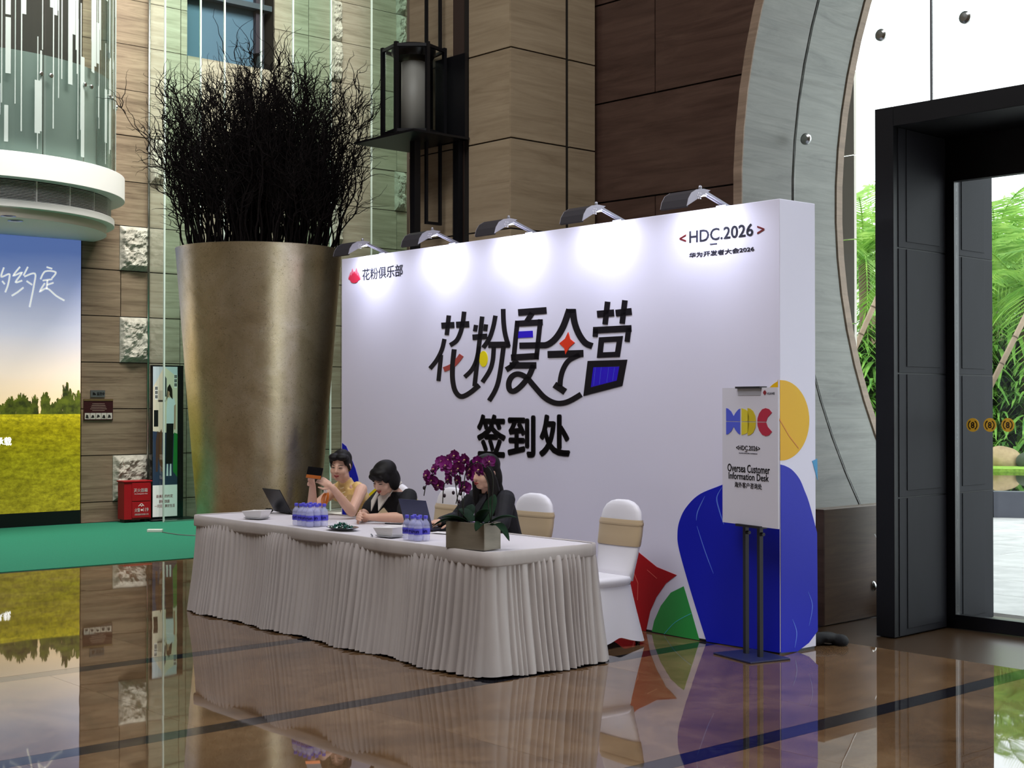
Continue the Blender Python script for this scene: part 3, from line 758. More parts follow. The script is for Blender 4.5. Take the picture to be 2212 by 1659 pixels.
# ================================================================ advertising totem behind the glass
TX0 = LW.p(330, 960, -0.34).x; TX1 = LW.p(383, 960, -0.34).x; TXF = LW.p(396, 960, -0.34).x; TZ = LW.p(360, 789, -0.34).z
to = at(LW, 'advertising_totem', TX0, -0.34, 0.0, 'slim black advertising totem showing a woman and dog before a cream house', 'totem')
tw = TX1 - TX0; tf = TXF - TX0
MB().prismz([(-0.1, -0.16), (tf + 0.16, -0.16), (tf + 0.2, 0.2), (-0.06, 0.2)], 0.0095, 0.03).build('base', M_BLACK, to, bevel=0.004)
MB().box(-0.012, tf, 0.0, 0.06, 0.03, TZ).build('frame', mat('black glass frame', '0c0e14', 0.15), to, bevel=0.003)
def pr_(name, poly, m, d=0.001):
    return MB().prism([(a * tw, 0.06 + b * (TZ - 0.08)) for a, b in poly], -0.001 - d, -0.0005).build(name, m, scr)
scr = MB().box(0.0, tw, -0.0005, 0.0, 0.06, TZ - 0.02).build('screen', mat('printed pale sky', 'b9c4cc', 0.3, emit=0.22), to)
E1 = 0.22
pr_('print_house', [(0, .40), (1, .40), (1, .93), (.45, 1.0), (.0, .86)], mat('printed cream', 'd2c8b4', 0.4, emit=E1))
pr_('print_street', [(0, .21), (1, .21), (1, .55), (0, .57)], mat('printed slate blue', '2c3950', 0.4, emit=E1), 0.0012)
pr_('print_grass', [(.82, .3), (1, .26), (1, .55), (.86, .56)], mat('printed green', '2f5a2c', 0.4, emit=E1), 0.0015)
pr_('print_caption', [(0, 0), (1, 0), (1, .21), (0, .21)], mat('printed white', 'd8d8d6', 0.4, emit=0.35), 0.0014)
for (a, b) in ((.08, .78), (.86, .86)):
    f_ = pr_('print_window', [(a, b), (a + .12, b), (a + .12, b + .09), (a, b + .09)], mat('printed window white', 'e6e6e6', 0.4, emit=E1), 0.0014)
    for i in range(2):
        for j in range(3): MB().prism([((a + .012 + i * .055) * tw, 0.06 + (b + .008 + j * .028) * (TZ - .08)), ((a + .055 + i * .055) * tw, 0.06 + (b + .008 + j * .028) * (TZ - .08)), ((a + .055 + i * .055) * tw, 0.06 + (b + .03 + j * .028) * (TZ - .08)), ((a + .012 + i * .055) * tw, 0.06 + (b + .03 + j * .028) * (TZ - .08))], -0.0035, -0.0024).build('print_window_pane', mat('printed dark pane', '2c3238', 0.3), scr)
pr_('print_door', [(.40, .80), (.55, .80), (.55, .92), (.48, .94), (.40, .92)], mat('printed grey door', '4a4f55', 0.4), 0.0014)
pr_('print_doorway', [(.04, .60), (.22, .60), (.22, .71), (.04, .71)], mat('printed black', '15171a', 0.4), 0.0014)
mb = MB()
for i in range(8): mb.box((.22 + i * .035) * tw, (.228 + i * .035) * tw, -0.0035, -0.002, 0.06 + .775 * (TZ - .08), 0.06 + .84 * (TZ - .08))
mb.box(.2 * tw, .5 * tw, -0.0035, -0.002, 0.06 + .765 * (TZ - .08), 0.06 + .777 * (TZ - .08)); mb.build('print_railing', MATS['printed black'], scr)
pr_('print_figure_skirt', [(.52, .35), (.80, .35), (.84, .62), (.55, .62)], MATS['printed black'], 0.0022)
pr_('print_figure_top', [(.55, .62), (.84, .62), (.92, .74), (.86, .79), (.6, .79), (.55, .72)], mat('printed shirt', 'ccd3da', 0.4, emit=E1), 0.0022)
pr_('print_figure_arm', [(.86, .58), (.92, .58), (.93, .75), (.86, .74)], mat('printed skin', 'b48f78', 0.4, emit=0.1), 0.0024)
pr_('print_figure_hair', [(.54, .77), (.58, .86), (.68, .885), (.78, .85), (.80, .78), (.7, .80), (.66, .82), (.6, .80)], mat('printed hair', '1e1815', 0.4), 0.0024)
pr_('print_figure_face', [(.58, .80), (.66, .795), (.68, .83), (.6, .84)], MATS['printed skin'], 0.0026)
for a in (.55, .68): pr_('print_figure_shoe', [(a, .27), (a + .08, .27), (a + .07, .35), (a + .02, .35)], MATS['printed shirt'], 0.0022)
pr_('print_dog', [(.12, .3), (.2, .3), (.22, .4), (.34, .3), (.42, .3), (.36, .45), (.38, .55), (.34, .585), (.28, .56), (.18, .57), (.12, .5)], mat('printed dog brown', '5a3a22', 0.5), 0.0022)
for i, (a, b, hh) in enumerate(((.14, .82, .125), (.26, .68, .09), (.08, .9, .06))):
    fit_text(('最美好的约定', '期待与您相遇', '一同见证美好生活')[i], (a * tw, b * tw, 0.06 + hh * (TZ - .08), 0.06 + (hh + .022) * (TZ - .08)), -0.002, mat('printed red', 'a8453f', 0.5), 'printed_words', scr, 0.01)
# cable and socket strip on the carpet
q0 = WF.g(334, 1149, 0.012); q1 = WF.g(352, 1150, 0.012); q2 = WF.g(385, 1155, 0.012); q3 = WF.g(418, 1157, 0.012); q4 = WF.g(420, 1135, 0.012)
cb = empty('extension_cord', q0, 0, 'grey extension cord with a white socket lying on the green carpet', 'cord')
MB().tube([p - q0 for p in bez([q1, q2, q3, q3 + Vector((.2, .1, 0))], 8)], 0.009, 6).build('cord', mat('grey cord', '4c5654', 0.6), cb, smooth=True)
MB().box(-0.09, 0.1, -0.035, 0.035, -0.003, 0.035).build('socket', mat('white plastic', 'cfd2cc', 0.4), cb, bevel=0.006)
# ================================================================ backdrop
BW, BD, BH = 5.2, 0.375, 3.0
BK = Frame(BO.w(-4.56, 1.974)[:2], BANG)
bk = at(BK, 'backdrop', 0, 0, 0, 'large white boxed backdrop with bold black Chinese lettering and colourful petals', 'backdrop')
M_BKW = mat('white print fabric', 'e2e0f2', 0.6, 0, 0.3)
MB().box(0, BW, 0, BD, 0.015, BH).build('panel_box', M_BKW, bk, bevel=0.004)
MB().box(0.01, BW - 0.01, 0.004, BD - 0.004, 0.0, 0.015).build('base_rail', M_BLACK, bk)
def P_blue(name, a, b):
    m = mat(name, a, 0.5, 0, 0.3); t = NT(m)
    n = t.noise(t.coord('Object', (0.8, 0.8, 0.35)), 1.2, 2, 0.4, 0.5)
    t.link(t.ramp(n, [(0.35, a), (0.65, b)]), t.b.inputs['Base Color']); return m
M_PB = P_blue('printed blue', '0a17a8', '1420c0'); M_PR = P_blue('printed crimson', '8f0d16', 'b5161c'); M_PG = P_blue('printed green', '0c7a33', '10893b')
M_PY = P_blue('printed amber', 'd99a12', 'ebc400'); M_PC = mat('printed cyan', '2f8fc4', 0.5); M_INK = mat('printed ink', '120d16', 0.45, 0, 0.3)
M_PV = mat('printed violet', '2c12c4', 0.5, 0, 0.3); M_PRED = mat('printed vermilion', 'e03a1c', 0.5, 0, 0.3); M_PYEL = mat('printed yellow', 'eedb12', 0.5, 0, 0.3); M_PRD = mat('printed red', 'c62430', 0.5, 0, 0.3)
M_LINE = mat('printed pale line', '5f7fe0', 0.5, 0, 0.3); M_LINER = mat('printed pale red line', 'd8695a', 0.5); M_LINEG = mat('printed teal line', '46b6c0', 0.5)
def mapfront(mb, th=0.003):
    mb.v = [(lambda q: (q.x, -th if v[1] == 0 else 0.001, q.z))(BK.p(v[0], -v[2], 0)) for v in mb.v]; return mb
def mapside(mb, th=0.003):
    mb.v = [(lambda q: (BW + (th if v[1] == 0 else -0.001), q.y, q.z))(BK.px(v[0], -v[2], BW)) for v in mb.v]; return mb
def C6(pts): return [(1300 + a / 2.44, 780 + b / 2.44) for a, b in pts]
def C3(pts): return [(900 + a / 4.366, 620 + b / 4.366) for a, b in pts]
def shape(pts, m, name, side=False, th=0.003, smooth=None):
    if smooth: pts = [tuple(p) for p in bez([Vector(p) for p in pts], smooth)]
    mb = MB().prism([(a, -b) for a, b in pts], 0, 1)
    (mapside if side else mapfront)(mb, th).build(name, m, bk)
def stroke(pts, wpx, m, name='brush_stroke', side=False, th=0.004, smooth=0, taper=False):
    if smooth: pts = [tuple(p) for p in bez([Vector(p) for p in pts], smooth)]
    if taper: n = len(pts); wpx = [wpx * (0.25 + 0.75 * math.sin(math.pi * i / (n - 1))) for i in range(n)]
    mb = MB().ribbon([(a, -b) for a, b in pts], wpx, 0, 1)
    (mapside if side else mapfront)(mb, th).build(name, m, bk)
cor = BK.p
xr_top = 1682.5
# blue petal round the corner
fr_e = BK.p(1684, 900, 0)
def front_edge(zpx): return (1684.0 + (zpx - 428) * 0.0022 - 1.5, zpx)
blue_l = bez([Vector(p) for p in C6([(553, 1478), (475, 1230), (410, 1000), (400, 910), (412, 838), (448, 768), (520, 700), (655, 643), (780, 572), (850, 549), (905, 545)])], 6)
shape([tuple(p) for p in blue_l] + [front_edge(1003.5), front_edge(1410)], M_PB, 'blue_petal')
se = lambda y: (1684.5 + (y - 428) * 0.0022, y)
shape([se(1003.5)] + [tuple(p) for p in bez([Vector(p) for p in C6([(960, 550), (1000, 572), (1040, 620), (1066, 680), (1092, 750), (1133, 905)])], 4)] + C6([(1137, 1422), (1090, 1485), (1030, 1530)]) + [se(1410)], M_PB, 'blue_petal', True)
ye = [(1694 + 53.5 * math.cos(q), 908 - 87 * math.sin(q)) for q in [R(100 + 160 * i / 30) for i in range(31)]]
ye = [(1680.5, 820.5)] + [((1680 - (1680 - a) * 1.0), b) for a, b in ye if a < 1680] + [(1681.5, 996)]
shape(ye, M_PY, 'yellow_disc')
yr = [(1684.8, 821)] + [(1686 + 61.5 * math.sin(q), 908 - 87 * math.cos(q)) for q in [R(8 + 164 * i / 30) for i in range(31)]] + [(1685.2, 995)]
shape(yr, M_PY, 'yellow_disc', True)
stroke(C6([(930, 300), (985, 395), (1035, 460)]), 1.4, mat('printed orange fold', 'c9741a', 0.5), 'fold_line', True, 0.0045)
shape(C6([(1108, 527), (1134, 514), (1136, 627)]), M_PC, 'cyan_petal', True)
stroke(C6([(500, 840), (508, 790), (545, 712)]), 2.0, M_LINE, 'fold_line', smooth=6, taper=True)
stroke(C6([(503, 870), (545, 1000), (590, 1120)]), 1.6, M_LINE, 'fold_line', smooth=6, taper=True)
stroke(C6([(635, 665), (608, 720), (622, 790), (645, 860)]), 2.4, M_LINE, 'fold_line', smooth=6, taper=True)
stroke(C6([(1003, 1360), (1025, 1430), (1015, 1510)]), 1.8, M_LINE, 'fold_line', True, smooth=6, taper=True)
stroke(C6([(1085, 1215), (1108, 1290), (1090, 1395)]), 1.4, M_LINE, 'fold_line', True, smooth=6, taper=True)
shape(C6([(150, 955), (200, 1012), (290, 1085), (395, 1128), (338, 1172), (288, 1245), (255, 1320), (233, 1424), (100, 1399), (60, 1330), (-20, 1260), (-120, 1200), (0, 1140), (90, 1060)]), M_PR, 'red_star')
stroke(C6([(150, 1065), (192, 1170), (190, 1260)]), 1.2, M_LINER, 'fold_line'); stroke(C6([(115, 1190), (150, 1270), (185, 1400)]), 1.2, M_LINER, 'fold_line')
stroke(C6([(240, 1100), (292, 1146)]), 0.9, M_LINER, 'fold_line')
shape(C6([(432, 1187), (475, 1330), (515, 1471), (430, 1456), (265, 1425), (277, 1370), (312, 1290), (365, 1220)]), M_PG, 'green_leaf')
stroke(C6([(330, 1438), (390, 1375), (472, 1330)]), 1.3, M_LINEG, 'fold_line', smooth=5)
shape([(739.5, 957), (748, 964), (757, 985), (768, 1012), (774, 1033), (776, 1060), (772, 1120), (762, 1180), (740, 1215)], M_PB, 'blue_petal')
shape([(845 + 72 * math.cos(R(10 * i)), 1136 + 92 * math.sin(R(10 * i))) for i in range(36)], M_PYEL, 'yellow_disc')
# left side panel carries the same motif
MB().add([(-0.003, BD * q, z) for q, z in ((0.02, 1.5), (0.3, 1.42), (0.7, 1.2), (0.98, 0.8), (0.98, 0.1), (0.02, 0.1))], [(0, 1, 2, 3, 4, 5)]).build('blue_petal', M_PB, bk)
MB().add([(-0.004, BD * (0.75 + 0.24 * math.cos(R(20 * i))), 0.55 + 0.3 * math.sin(R(20 * i))) for i in range(18)], [tuple(range(18))]).build('yellow_disc', M_PYEL, bk)
# brush lettering
K = 4.366
for pts, wv, sm_ in (
    ([(305, 268), (286, 452)], 40, 0), ([(236, 364), (357, 357)], 56, 0), ([(450, 232), (438, 330), (415, 430), (378, 505), (318, 548)], 40, 4), ([(375, 356), (497, 350)], 58, 0),
    ([(264, 490), (240, 590), (190, 690), (128, 768)], 38, 5), ([(232, 640), (208, 885)], 38, 0), ([(356, 587), (341, 740), (342, 880), (368, 985), (422, 1032), (500, 1000), (592, 925)], 44, 5),
    ([(620, 278), (600, 460), (582, 620), (548, 935)], 40, 0), ([(562, 358), (552, 418)], 38, 0), ([(656, 352), (648, 415)], 38, 0), ([(530, 474), (667, 464)], 52, 0), ([(592, 560), (565, 690), (522, 780), (455, 848)], 38, 5),
    ([(745, 270), (726, 370), (690, 480), (630, 572)], 40, 5), ([(818, 207), (822, 330), (836, 440), (868, 562)], 42, 5), ([(678, 545), (880, 543)], 58, 0), ([(730, 560), (720, 690), (690, 790), (622, 897)], 40, 5),
    ([(822, 560), (796, 760), (770, 900), (735, 990), (685, 1072)], 42, 5),
    ([(960, 240), (1226, 220)], 62, 0), ([(1092, 245), (1040, 325)], 48, 0), ([(953, 318), (915, 690)], 42, 0), ([(935, 346), (1190, 332)], 56, 0), ([(1170, 305), (1130, 682)], 42, 0),
    ([(972, 553), (1150, 549), (1235, 543), (1315, 482), (1385, 370), (1442, 212)], 58, 5), ([(893, 666), (1152, 650)], 60, 0),
    ([(945, 690), (905, 742), (846, 780)], 50, 4), ([(880, 740), (1130, 738)], 60, 0),
    ([(1105, 735), (1060, 840), (990, 930), (920, 982), (878, 965), (872, 900), (902, 842), (962, 820), (1038, 855), (1110, 935), (1200, 1035), (1290, 1088), (1370, 1096), (1450, 1072), (1553, 1012)], 50, 5),
    ([(1474, 210), (1490, 330), (1530, 440), (1590, 525), (1658, 557)], 58, 5), ([(1420, 226), (1497, 226)], 40, 0), ([(1238, 636), (1574, 626)], 66, 0),
    ([(1540, 640), (1440, 690), (1386, 770), (1360, 860), (1354, 935)], 46, 5), ([(1302, 920), (1402, 988)], 62, 0),
    ([(1803, 138), (1779, 352)], 50, 0), ([(1704, 256), (1863, 243)], 64, 0), ([(1966, 125), (1940, 345)], 50, 0), ([(1880, 246), (2029, 230)], 64, 0),
    ([(1668, 408), (2027, 390)], 62, 0), ([(1690, 395), (1686, 470)], 48, 0), ([(2003, 380), (1987, 517)], 48, 0)):
    stroke(C3(pts), wv / K, M_INK, 'brush_stroke', smooth=sm_)
mb = MB().ribbon([(a, -b) for a, b in C3([(1745, 498), (1918, 488), (1896, 635), (1730, 642)])], 50 / K, 0, 1, True); mapfront(mb, 0.004).build('brush_stroke', M_INK, bk)
mb = MB().ribbon([(a, -b) for a, b in C3([(1642, 726), (1952, 716), (1916, 908), (1610, 988)])], 60 / K, 0, 1, True); mapfront(mb, 0.004).build('brush_stroke', M_INK, bk)
shape(C3([(1655, 757), (1922, 750), (1900, 880), (1635, 948)]), M_PV, 'violet_panel', th=0.0032)
for x in (1690, 1745, 1815, 1870): stroke(C3([(x, 755), (x - 18, 930 - (x - 1690) * 0.25)]), 0.35, M_LINE, 'fold_line', th=0.0042)
stroke(C3([(958, 450), (1097, 443)]), 62 / K, M_PV, 'violet_bar', th=0.0032)
stroke(C3([(258, 778), (330, 747), (388, 692), (424, 642)]), 46 / K, M_PRD, 'red_stroke', th=0.0035, smooth=4)
shape(C3([(632 + 40 * math.cos(R(12 * i)), 678 + 75 * math.sin(R(12 * i))) for i in range(30)]), M_PYEL, 'yellow_oval', th=0.0035)
shape(C3([(1432, 425), (1450, 490), (1493, 525), (1442, 570), (1408, 637), (1395, 575), (1348, 532), (1402, 488)]), M_PRED, 'red_spark', th=0.005)
def box_of(px0, px1, ya, yb, xa_):
    a = BK.p(px0, 868, 0).x; b = BK.p(px1, 868, 0).x; return (a, b, BK.p(xa_, yb, 0).z, BK.p(xa_, ya, 0).z)
for ch, a, b in (('签', 1031, 1093), ('到', 1097, 1157), ('处', 1165, 1232)):
    fit_text(ch, box_of(a, b, 895 if ch != '到' else 897, 988, (a + b) / 2), -0.0005, M_INK, 'bold_character', bk, 0.032, 0.004)
M_G1 = mat('printed slate', '4b4c5c', 0.5, 0, 0.3); M_G2 = mat('printed maroon', '9c3a3c', 0.5, 0, 0.3)
fit_text('HDC.2026', box_of(1490, 1628, 499, 525, 1492), -0.0005, M_G1, 'event_title', bk, 0.012, 0.003)
fit_text('<', box_of(1469, 1483, 507, 523, 1476), -0.0005, M_G2, 'bracket', bk, 0.014, 0.003)
fit_text('>', box_of(1637, 1652, 487, 505, 1644), -0.0005, M_G2, 'bracket', bk, 0.014, 0.003)
stroke([(1534, 527.5), (1549, 526)], 2.4, M_G1, 'title_underline')
fit_text('华为开发者大会2026', box_of(1490, 1630, 546, 557, 1492), -0.0005, M_G1, 'event_subtitle', bk, 0.012, 0.003)
fit_text('花粉俱乐部', box_of(783, 870, 581, 606, 785), -0.0005, M_G1, 'club_name', bk, 0.006, 0.003)
M_PK = mat('printed pink', 'e87f96', 0.5); M_PK2 = mat('printed rose', 'd8304f', 0.5)
for i, (dx, h0, w0, mm) in enumerate(((-8.5, 24, 4.5, M_PK), (8.5, 23, 4.5, M_PK), (-4.2, 31, 5.5, M_PK), (4.4, 32, 5.5, M_PK), (-8, 18, 5, M_PK2), (8, 17, 5, M_PK2), (-3.5, 22, 5, M_PK2), (3.8, 22, 5, M_PK2), (0, 25, 5, M_PK2))):
    cx_, by = 766, 611 + 0.0
    shape([(cx_, by), (cx_ + dx - w0, by - h0 * 0.45), (cx_ + dx, by - h0), (cx_ + dx + w0, by - h0 * 0.45)], mm, 'emblem_petal', th=0.003 + i * 0.0003)
shape([(766 + 8 * math.cos(R(20 * i)), 606 + 5.5 * math.sin(R(20 * i)) * (1 if i < 10 else 0.4)) for i in range(18)], M_PK2, 'emblem_base', th=0.0065)
# ================================================================ arm lamps on top of the backdrop
M_HOOD = mat('grey lamp hood', '3d3b40', 0.45, 0.0, 0.3); M_LEDW = mat('lamp lens', 'ffffff', 0.4, emit=6.0)
prof = [(0.10, 0.052), (0.03, 0.056), (-0.04, 0.045), (-0.09, 0.018), (-0.12, -0.025), (-0.135, -0.075)]
lx = [BK.p(a, b, -0.23) for a, b in ((763, 548), (912, 527), (1075, 508), (1262, 485), (1484, 455))]
words = ('leftmost grey arm lamp on the white backdrop, beside the gold planter', 'second grey arm lamp from the gold planter on the backdrop edge', 'middle grey arm lamp of the five on the backdrop edge',
         'second grey arm lamp from the right end of the backdrop edge', 'rightmost grey arm lamp on the backdrop edge, above the event title')
HL = 0.24
hood = MB()
n = len(prof); inner = [(y * 0.93 + 0.003, z - 0.008) for y, z in prof]
ring_ = prof + inner[::-1]
v = []
for x in (-HL / 2, HL / 2): v += [(x, y, z) for y, z in ring_]
m_ = len(ring_); hood.add(v, [tuple(range(m_)), tuple(range(2 * m_ - 1, m_ - 1, -1))] + [(i, (i + 1) % m_, (i + 1) % m_ + m_, i + m_) for i in range(m_)])
hood_me = hood.mesh('hood', M_HOOD, False)
cap_me = MB().add([(0, y, z) for y, z in prof] + [(0.004, y, z) for y, z in prof], [tuple(range(n)), tuple(range(2 * n - 1, n - 1, -1))] + [(i, (i + 1) % n, (i + 1) % n + n, i + n) for i in range(n)]).mesh('end_cap', mat('pale lamp cap', 'b9b7c4', 0.4, 0.2))
for i, p in enumerate(lx):
    zl = 3.0 + 0.045
    l_ = at(BK, 'arm_lamp', p.x, -0.23, zl, words[i], 'lamp', 'arm lamps along the backdrop')
    obj_from(hood_me, 'hood', l_)
    cpR = obj_from(cap_me, 'end_cap', l_, (HL / 2, 0, 0)); obj_from(cap_me, 'end_cap', l_, (-HL / 2 - 0.004, 0, 0))
    for k in range(6):
        a = R(60 * k); c = (0.02 * math.cos(a), 0.02 * math.sin(a)) if k else (0.0, 0.0)
        o = MB().lathe([(0, 0), (0.006, 0), (0.006, 0.002), (0, 0.002)], 10).build('vent_hole', mat('vent glow', 'e8e6f0', 0.5), cpR)
        o.location = (0.004, -0.01 + c[0], 0.005 + c[1]); o.rotation_euler = (0, R(90), 0)
    MB().box(-0.1, 0.1, -0.085, 0.085, 0.014, 0.02).build('lens', M_LEDW, l_)
    mb = MB(); mb.bar((0.06, 0.06, 0.05), (0.06, 0.33, -0.036), 0.008); mb.bar((0.09, 0.06, 0.05), (0.09, 0.33, -0.036), 0.008)
    mb.build('arm', mat('silver arm', 'b4b4c0', 0.35, 0.6), l_)
    MB().box(0.03, 0.12, 0.26, 0.36, -0.044, -0.03).build('clamp', MATS['silver arm'], l_)
    MB().tube([(0.075, 0.05, 0.055), (0.075, 0.05, 0.075)], 0.012, 10, True).build('knob', MATS['silver arm'], l_)
    lt = bpy.data.lights.new('arm_lamp_light', 'AREA'); lt.shape = 'RECTANGLE'; lt.size = 0.2; lt.size_y = 0.14; lt.energy = LAMP_W; lt.color = (0.8, 0.84, 1.0); lt.spread = R(170)
    lo = bpy.data.objects.new('arm_lamp_light', lt); link(lo, l_); lo.location = (0, -0.0, 0.005); lo.rotation_euler = (R(18), 0, 0)
# ================================================================ gold planter with twisted branches
PY_ = 14.0; PXc = (559.5 - CXP) / FPX * PY_
rimz = 3.16
def gold():
    m = mat('gold leaf', '9c8a63', 0.36, 0.85, 0.5); t = NT(m)
    v = t.coord('Object', (1, 1, 1)); n = t.noise(v, 2.2, 6, 0.7, 0.6); n2 = t.noise(v, 26, 5, 0.7, 4.0); n3 = t.noise(v, 1.1, 3, 0.6)
    c = t.ramp(n, [(0.3, 'b3a684'), (0.5, 'c9bd9c'), (0.7, 'd8ceb4')])
    s_ = t.ramp(n2, [(0.385, '3c3220'), (0.415, 'ffffff')])
    t.link(t.mix(0.5, c, s_, 'MULTIPLY'), t.b.inputs['Base Color'])
    t.link(t.ramp(n3, [(0.3, (0.22, 0.22, 0.22, 1)), (0.7, (0.36, 0.36, 0.36, 1))]), t.b.inputs['Roughness'])
    t.bump(n2, 0.12, 0.006); return m
pt = empty('planter', (PXc, PY_, 0), 0, 'huge tapering gold leaf planter standing left of the white backdrop', 'planter')
MB().lathe([(0.0, 0.001), (0.535, 0.001), (0.55, 0.03), (0.60, 0.55), (0.71, 1.86), (0.81, rimz - 0.03), (0.816, rimz), (0.805, rimz + 0.004), (0.775, rimz - 0.01), (0.76, rimz - 0.25), (0.0, rimz - 0.25)], 96).build('vessel', gold(), pt, edge=True)
MB().lathe([(0.0, rimz - 0.24), (0.755, rimz - 0.24), (0.755, rimz - 0.2), (0.0, rimz - 0.19)], 48).build('soil', nmat('dark soil', '120e0b', '241c15', 30, rough=0.95), pt)
M_TWIG = nmat('dark willow bark', '0a0707', '17100f', 20, rough=0.85, rnd=False, spec=0.2)
br = empty('twisted_branches', (PXc, PY_, rimz - 0.2), 0, 'dense bundle of dark curly willow branches rising from the gold planter', 'branches')
rb = random.Random(11)
def wander(p, d, length, n, curl, up=0.15):
    pts = [Vector(p)]; d = Vector(d).normalized(); wv = Vector((rb.uniform(-1, 1), rb.uniform(-1, 1), rb.uniform(-.3, .3))); ph = rb.uniform(0, 6)
    u, v_ = perp(d)
    for i in range(n):
        a = ph + i * rb.uniform(0.9, 1.5)
        d = (d + (u * math.cos(a) + v_ * math.sin(a)) * curl + Vector((0, 0, up)) * 0.4 + Vector((rb.gauss(0, 1), rb.gauss(0, 1), rb.gauss(0, 0.6))) * curl * 0.35).normalized()
        pts.append(pts[-1] + d * length / n)
    return pts
br_me = []
for k in range(26):
    mb = MB(); L = rb.uniform(1.35, 2.15)
    main = wander((0, 0, 0), (rb.gauss(0, .03), rb.gauss(0, .03), 1), L, 26, 0.16, 0.35)
    mb.tube(main, [0.0085 * (1 - i / 26) + 0.0022 for i in range(27)], 5)
    for t in range(15):
        j = rb.randint(9, 25); dd = (main[min(j + 1, 26)] - main[j]).normalized(); o_ = Vector((rb.gauss(0, 1), rb.gauss(0, 1), 0.5)).normalized()
        tw_ = wander(main[j], dd + o_ * 0.55, rb.uniform(0.25, 0.6), 13, 0.42, 0.12)
        mb.tube(tw_, [0.0042 * (1 - i / 13) + 0.0013 for i in range(14)], 4)
        if t % 2 == 0:
            jj = rb.randint(3, 9)
            tw2 = wander(tw_[jj], (tw_[jj + 1] - tw_[jj]).normalized() + Vector((rb.gauss(0, .5), rb.gauss(0, .5), 0.2)), rb.uniform(0.12, 0.3), 8, 0.5, 0.05)
            mb.tube(tw2, [0.003 * (1 - i / 8) + 0.0011 for i in range(9)], 3)
    br_me.append(mb.mesh('branch', M_TWIG, True))
for k in range(295):
    rr = 0.70 * math.sqrt(rb.random()); a = rb.uniform(0, 2 * math.pi)
    o = obj_from(br_me[k % 26], 'branch', br, (rr * math.cos(a), rr * math.sin(a), 0))
    lean = 0.05 + 0.12 * (rr / 0.7) ** 2 + rb.gauss(0, 0.03)
    o.rotation_euler = (Matrix.Rotation(lean, 3, Vector((-math.sin(a), math.cos(a), 0))) @ Matrix.Rotation(rb.uniform(0, 6.28), 3, 'Z')).to_euler()
    s_ = rb.uniform(0.85, 1.08) * (1.0 - 0.18 * (rr / 0.7) ** 2); o.scale = (1, 1, s_)
# ================================================================ registration table
tb = at(BO, 'registration_table', 0, 0, 0, 'long registration table under a white cloth with a pleated grey skirt', 'table')
M_CLOTH = mat('white table cloth', 'dad5da', 0.75, 0, 0.2, sheen=0.2)
M_SKIRT = nmat('pleated grey white satin', 'b0a8a5', 'bcb5b2', 3, (1, 1, 0.3), 0.5, rnd=False, spec=0.35)
TX, TY, TZ_ = -3.705, 0.90, 0.75
rc = 0.13
def rrect(x0, x1, y0, y1, r, n=8):
    out = []
    for cx_, cy_, s in ((x1 - r, y1 - r, 0), (x0 + r, y1 - r, 90), (x0 + r, y0 + r, 180), (x1 - r, y0 + r, 270)):
        for i in range(n + 1): a = R(s + 90 * i / n); out.append((cx_ + r * math.cos(a), cy_ + r * math.sin(a)))
    return out
MB().prismz(rrect(TX, 0.03, 0, TY, 0.07), TZ_ - 0.03, TZ_).build('tabletop', M_CLOTH, tb, bevel=0.008)
outl = rrect(TX, 0.03, 0, TY, 0.07, 8)
path = []; n = len(outl)
for i in range(n):
    a = Vector(outl[i]); b = Vector(outl[(i + 1) % n]); L = (b - a).length; k = max(1, int(L / 0.006))
    for q in range(k): path.append(a + (b - a) * q / k)
def norms(path):
    out = []
    for i in range(len(path)):
        d = path[(i + 2) % len(path)] - path[i - 2]; out.append(Vector((d.y, -d.x)).normalized())
    return out
nr = norms(path); rp = random.Random(4)
ph = 0.0; phs = []; lens = 0.06
for i in range(len(path)):
    stp = (path[i] - path[i - 1]).length if i else 0
    ph += stp / lens
    if int(ph) != int(ph - stp / lens): lens = rp.choice((rp.uniform(0.026, 0.045), rp.uniform(0.045, 0.085)))
    phs.append(ph)
def pleat(t):
    f = t - math.floor(t); return math.sin(math.pi * f) ** 0.5
rows_ = [(0.705, -0.01, 0.026), (0.66, -0.012, 0.044), (0.58, -0.012, 0.056), (0.45, -0.004, 0.062), (0.3, 0.01, 0.066), (0.15, 0.03, 0.068), (0.012, 0.05, 0.07)]
vs = []; N = len(path)
for z, fl_, am in rows_:
    for i, p in enumerate(path):
        k = phs[i] + 0.04 * math.sin(z * 6 + int(phs[i]) * 2.1); o_ = fl_ + am * pleat(k) * (0.72 + 0.42 * math.sin(int(phs[i]) * 12.9)) + 0.006 * math.sin(i * 0.05 + z * 3)
        zz_ = z + (0.006 * math.sin(int(phs[i]) * 5.3) if z < 0.05 else 0)
        q = p + nr[i] * o_; vs.append((q.x, q.y, zz_))
fs = []
for r in range(len(rows_) - 1):
    for i in range(N): j = (i + 1) % N; fs.append((r * N + i, r * N + j, (r + 1) * N + j, (r + 1) * N + i))
MB().add(vs, fs).build('skirt', M_SKIRT, tb, smooth=True)
vs = []
for z, o_ in ((0.752, -0.004), (0.7575, 0.008), (0.754, 0.015), (0.72, 0.018), (0.682, 0.018), (0.672, 0.014), (0.675, 0.0)):
    for i, p in enumerate(path):
        q = p + nr[i] * (o_ + 0.003 * math.sin(i * 0.043)); vs.append((q.x, q.y, z + (0.004 * math.sin(i * 0.012 + 1) + 0.002 * math.sin(i * 0.035) if z < 0.74 else 0)))
fs = []
for r in range(6):
    for i in range(N): j = (i + 1) % N; fs.append((r * N + i, r * N + j, (r + 1) * N + j, (r + 1) * N + i))
MB().add(vs, fs).build('skirt_band', M_SKIRT, tb, smooth=True)
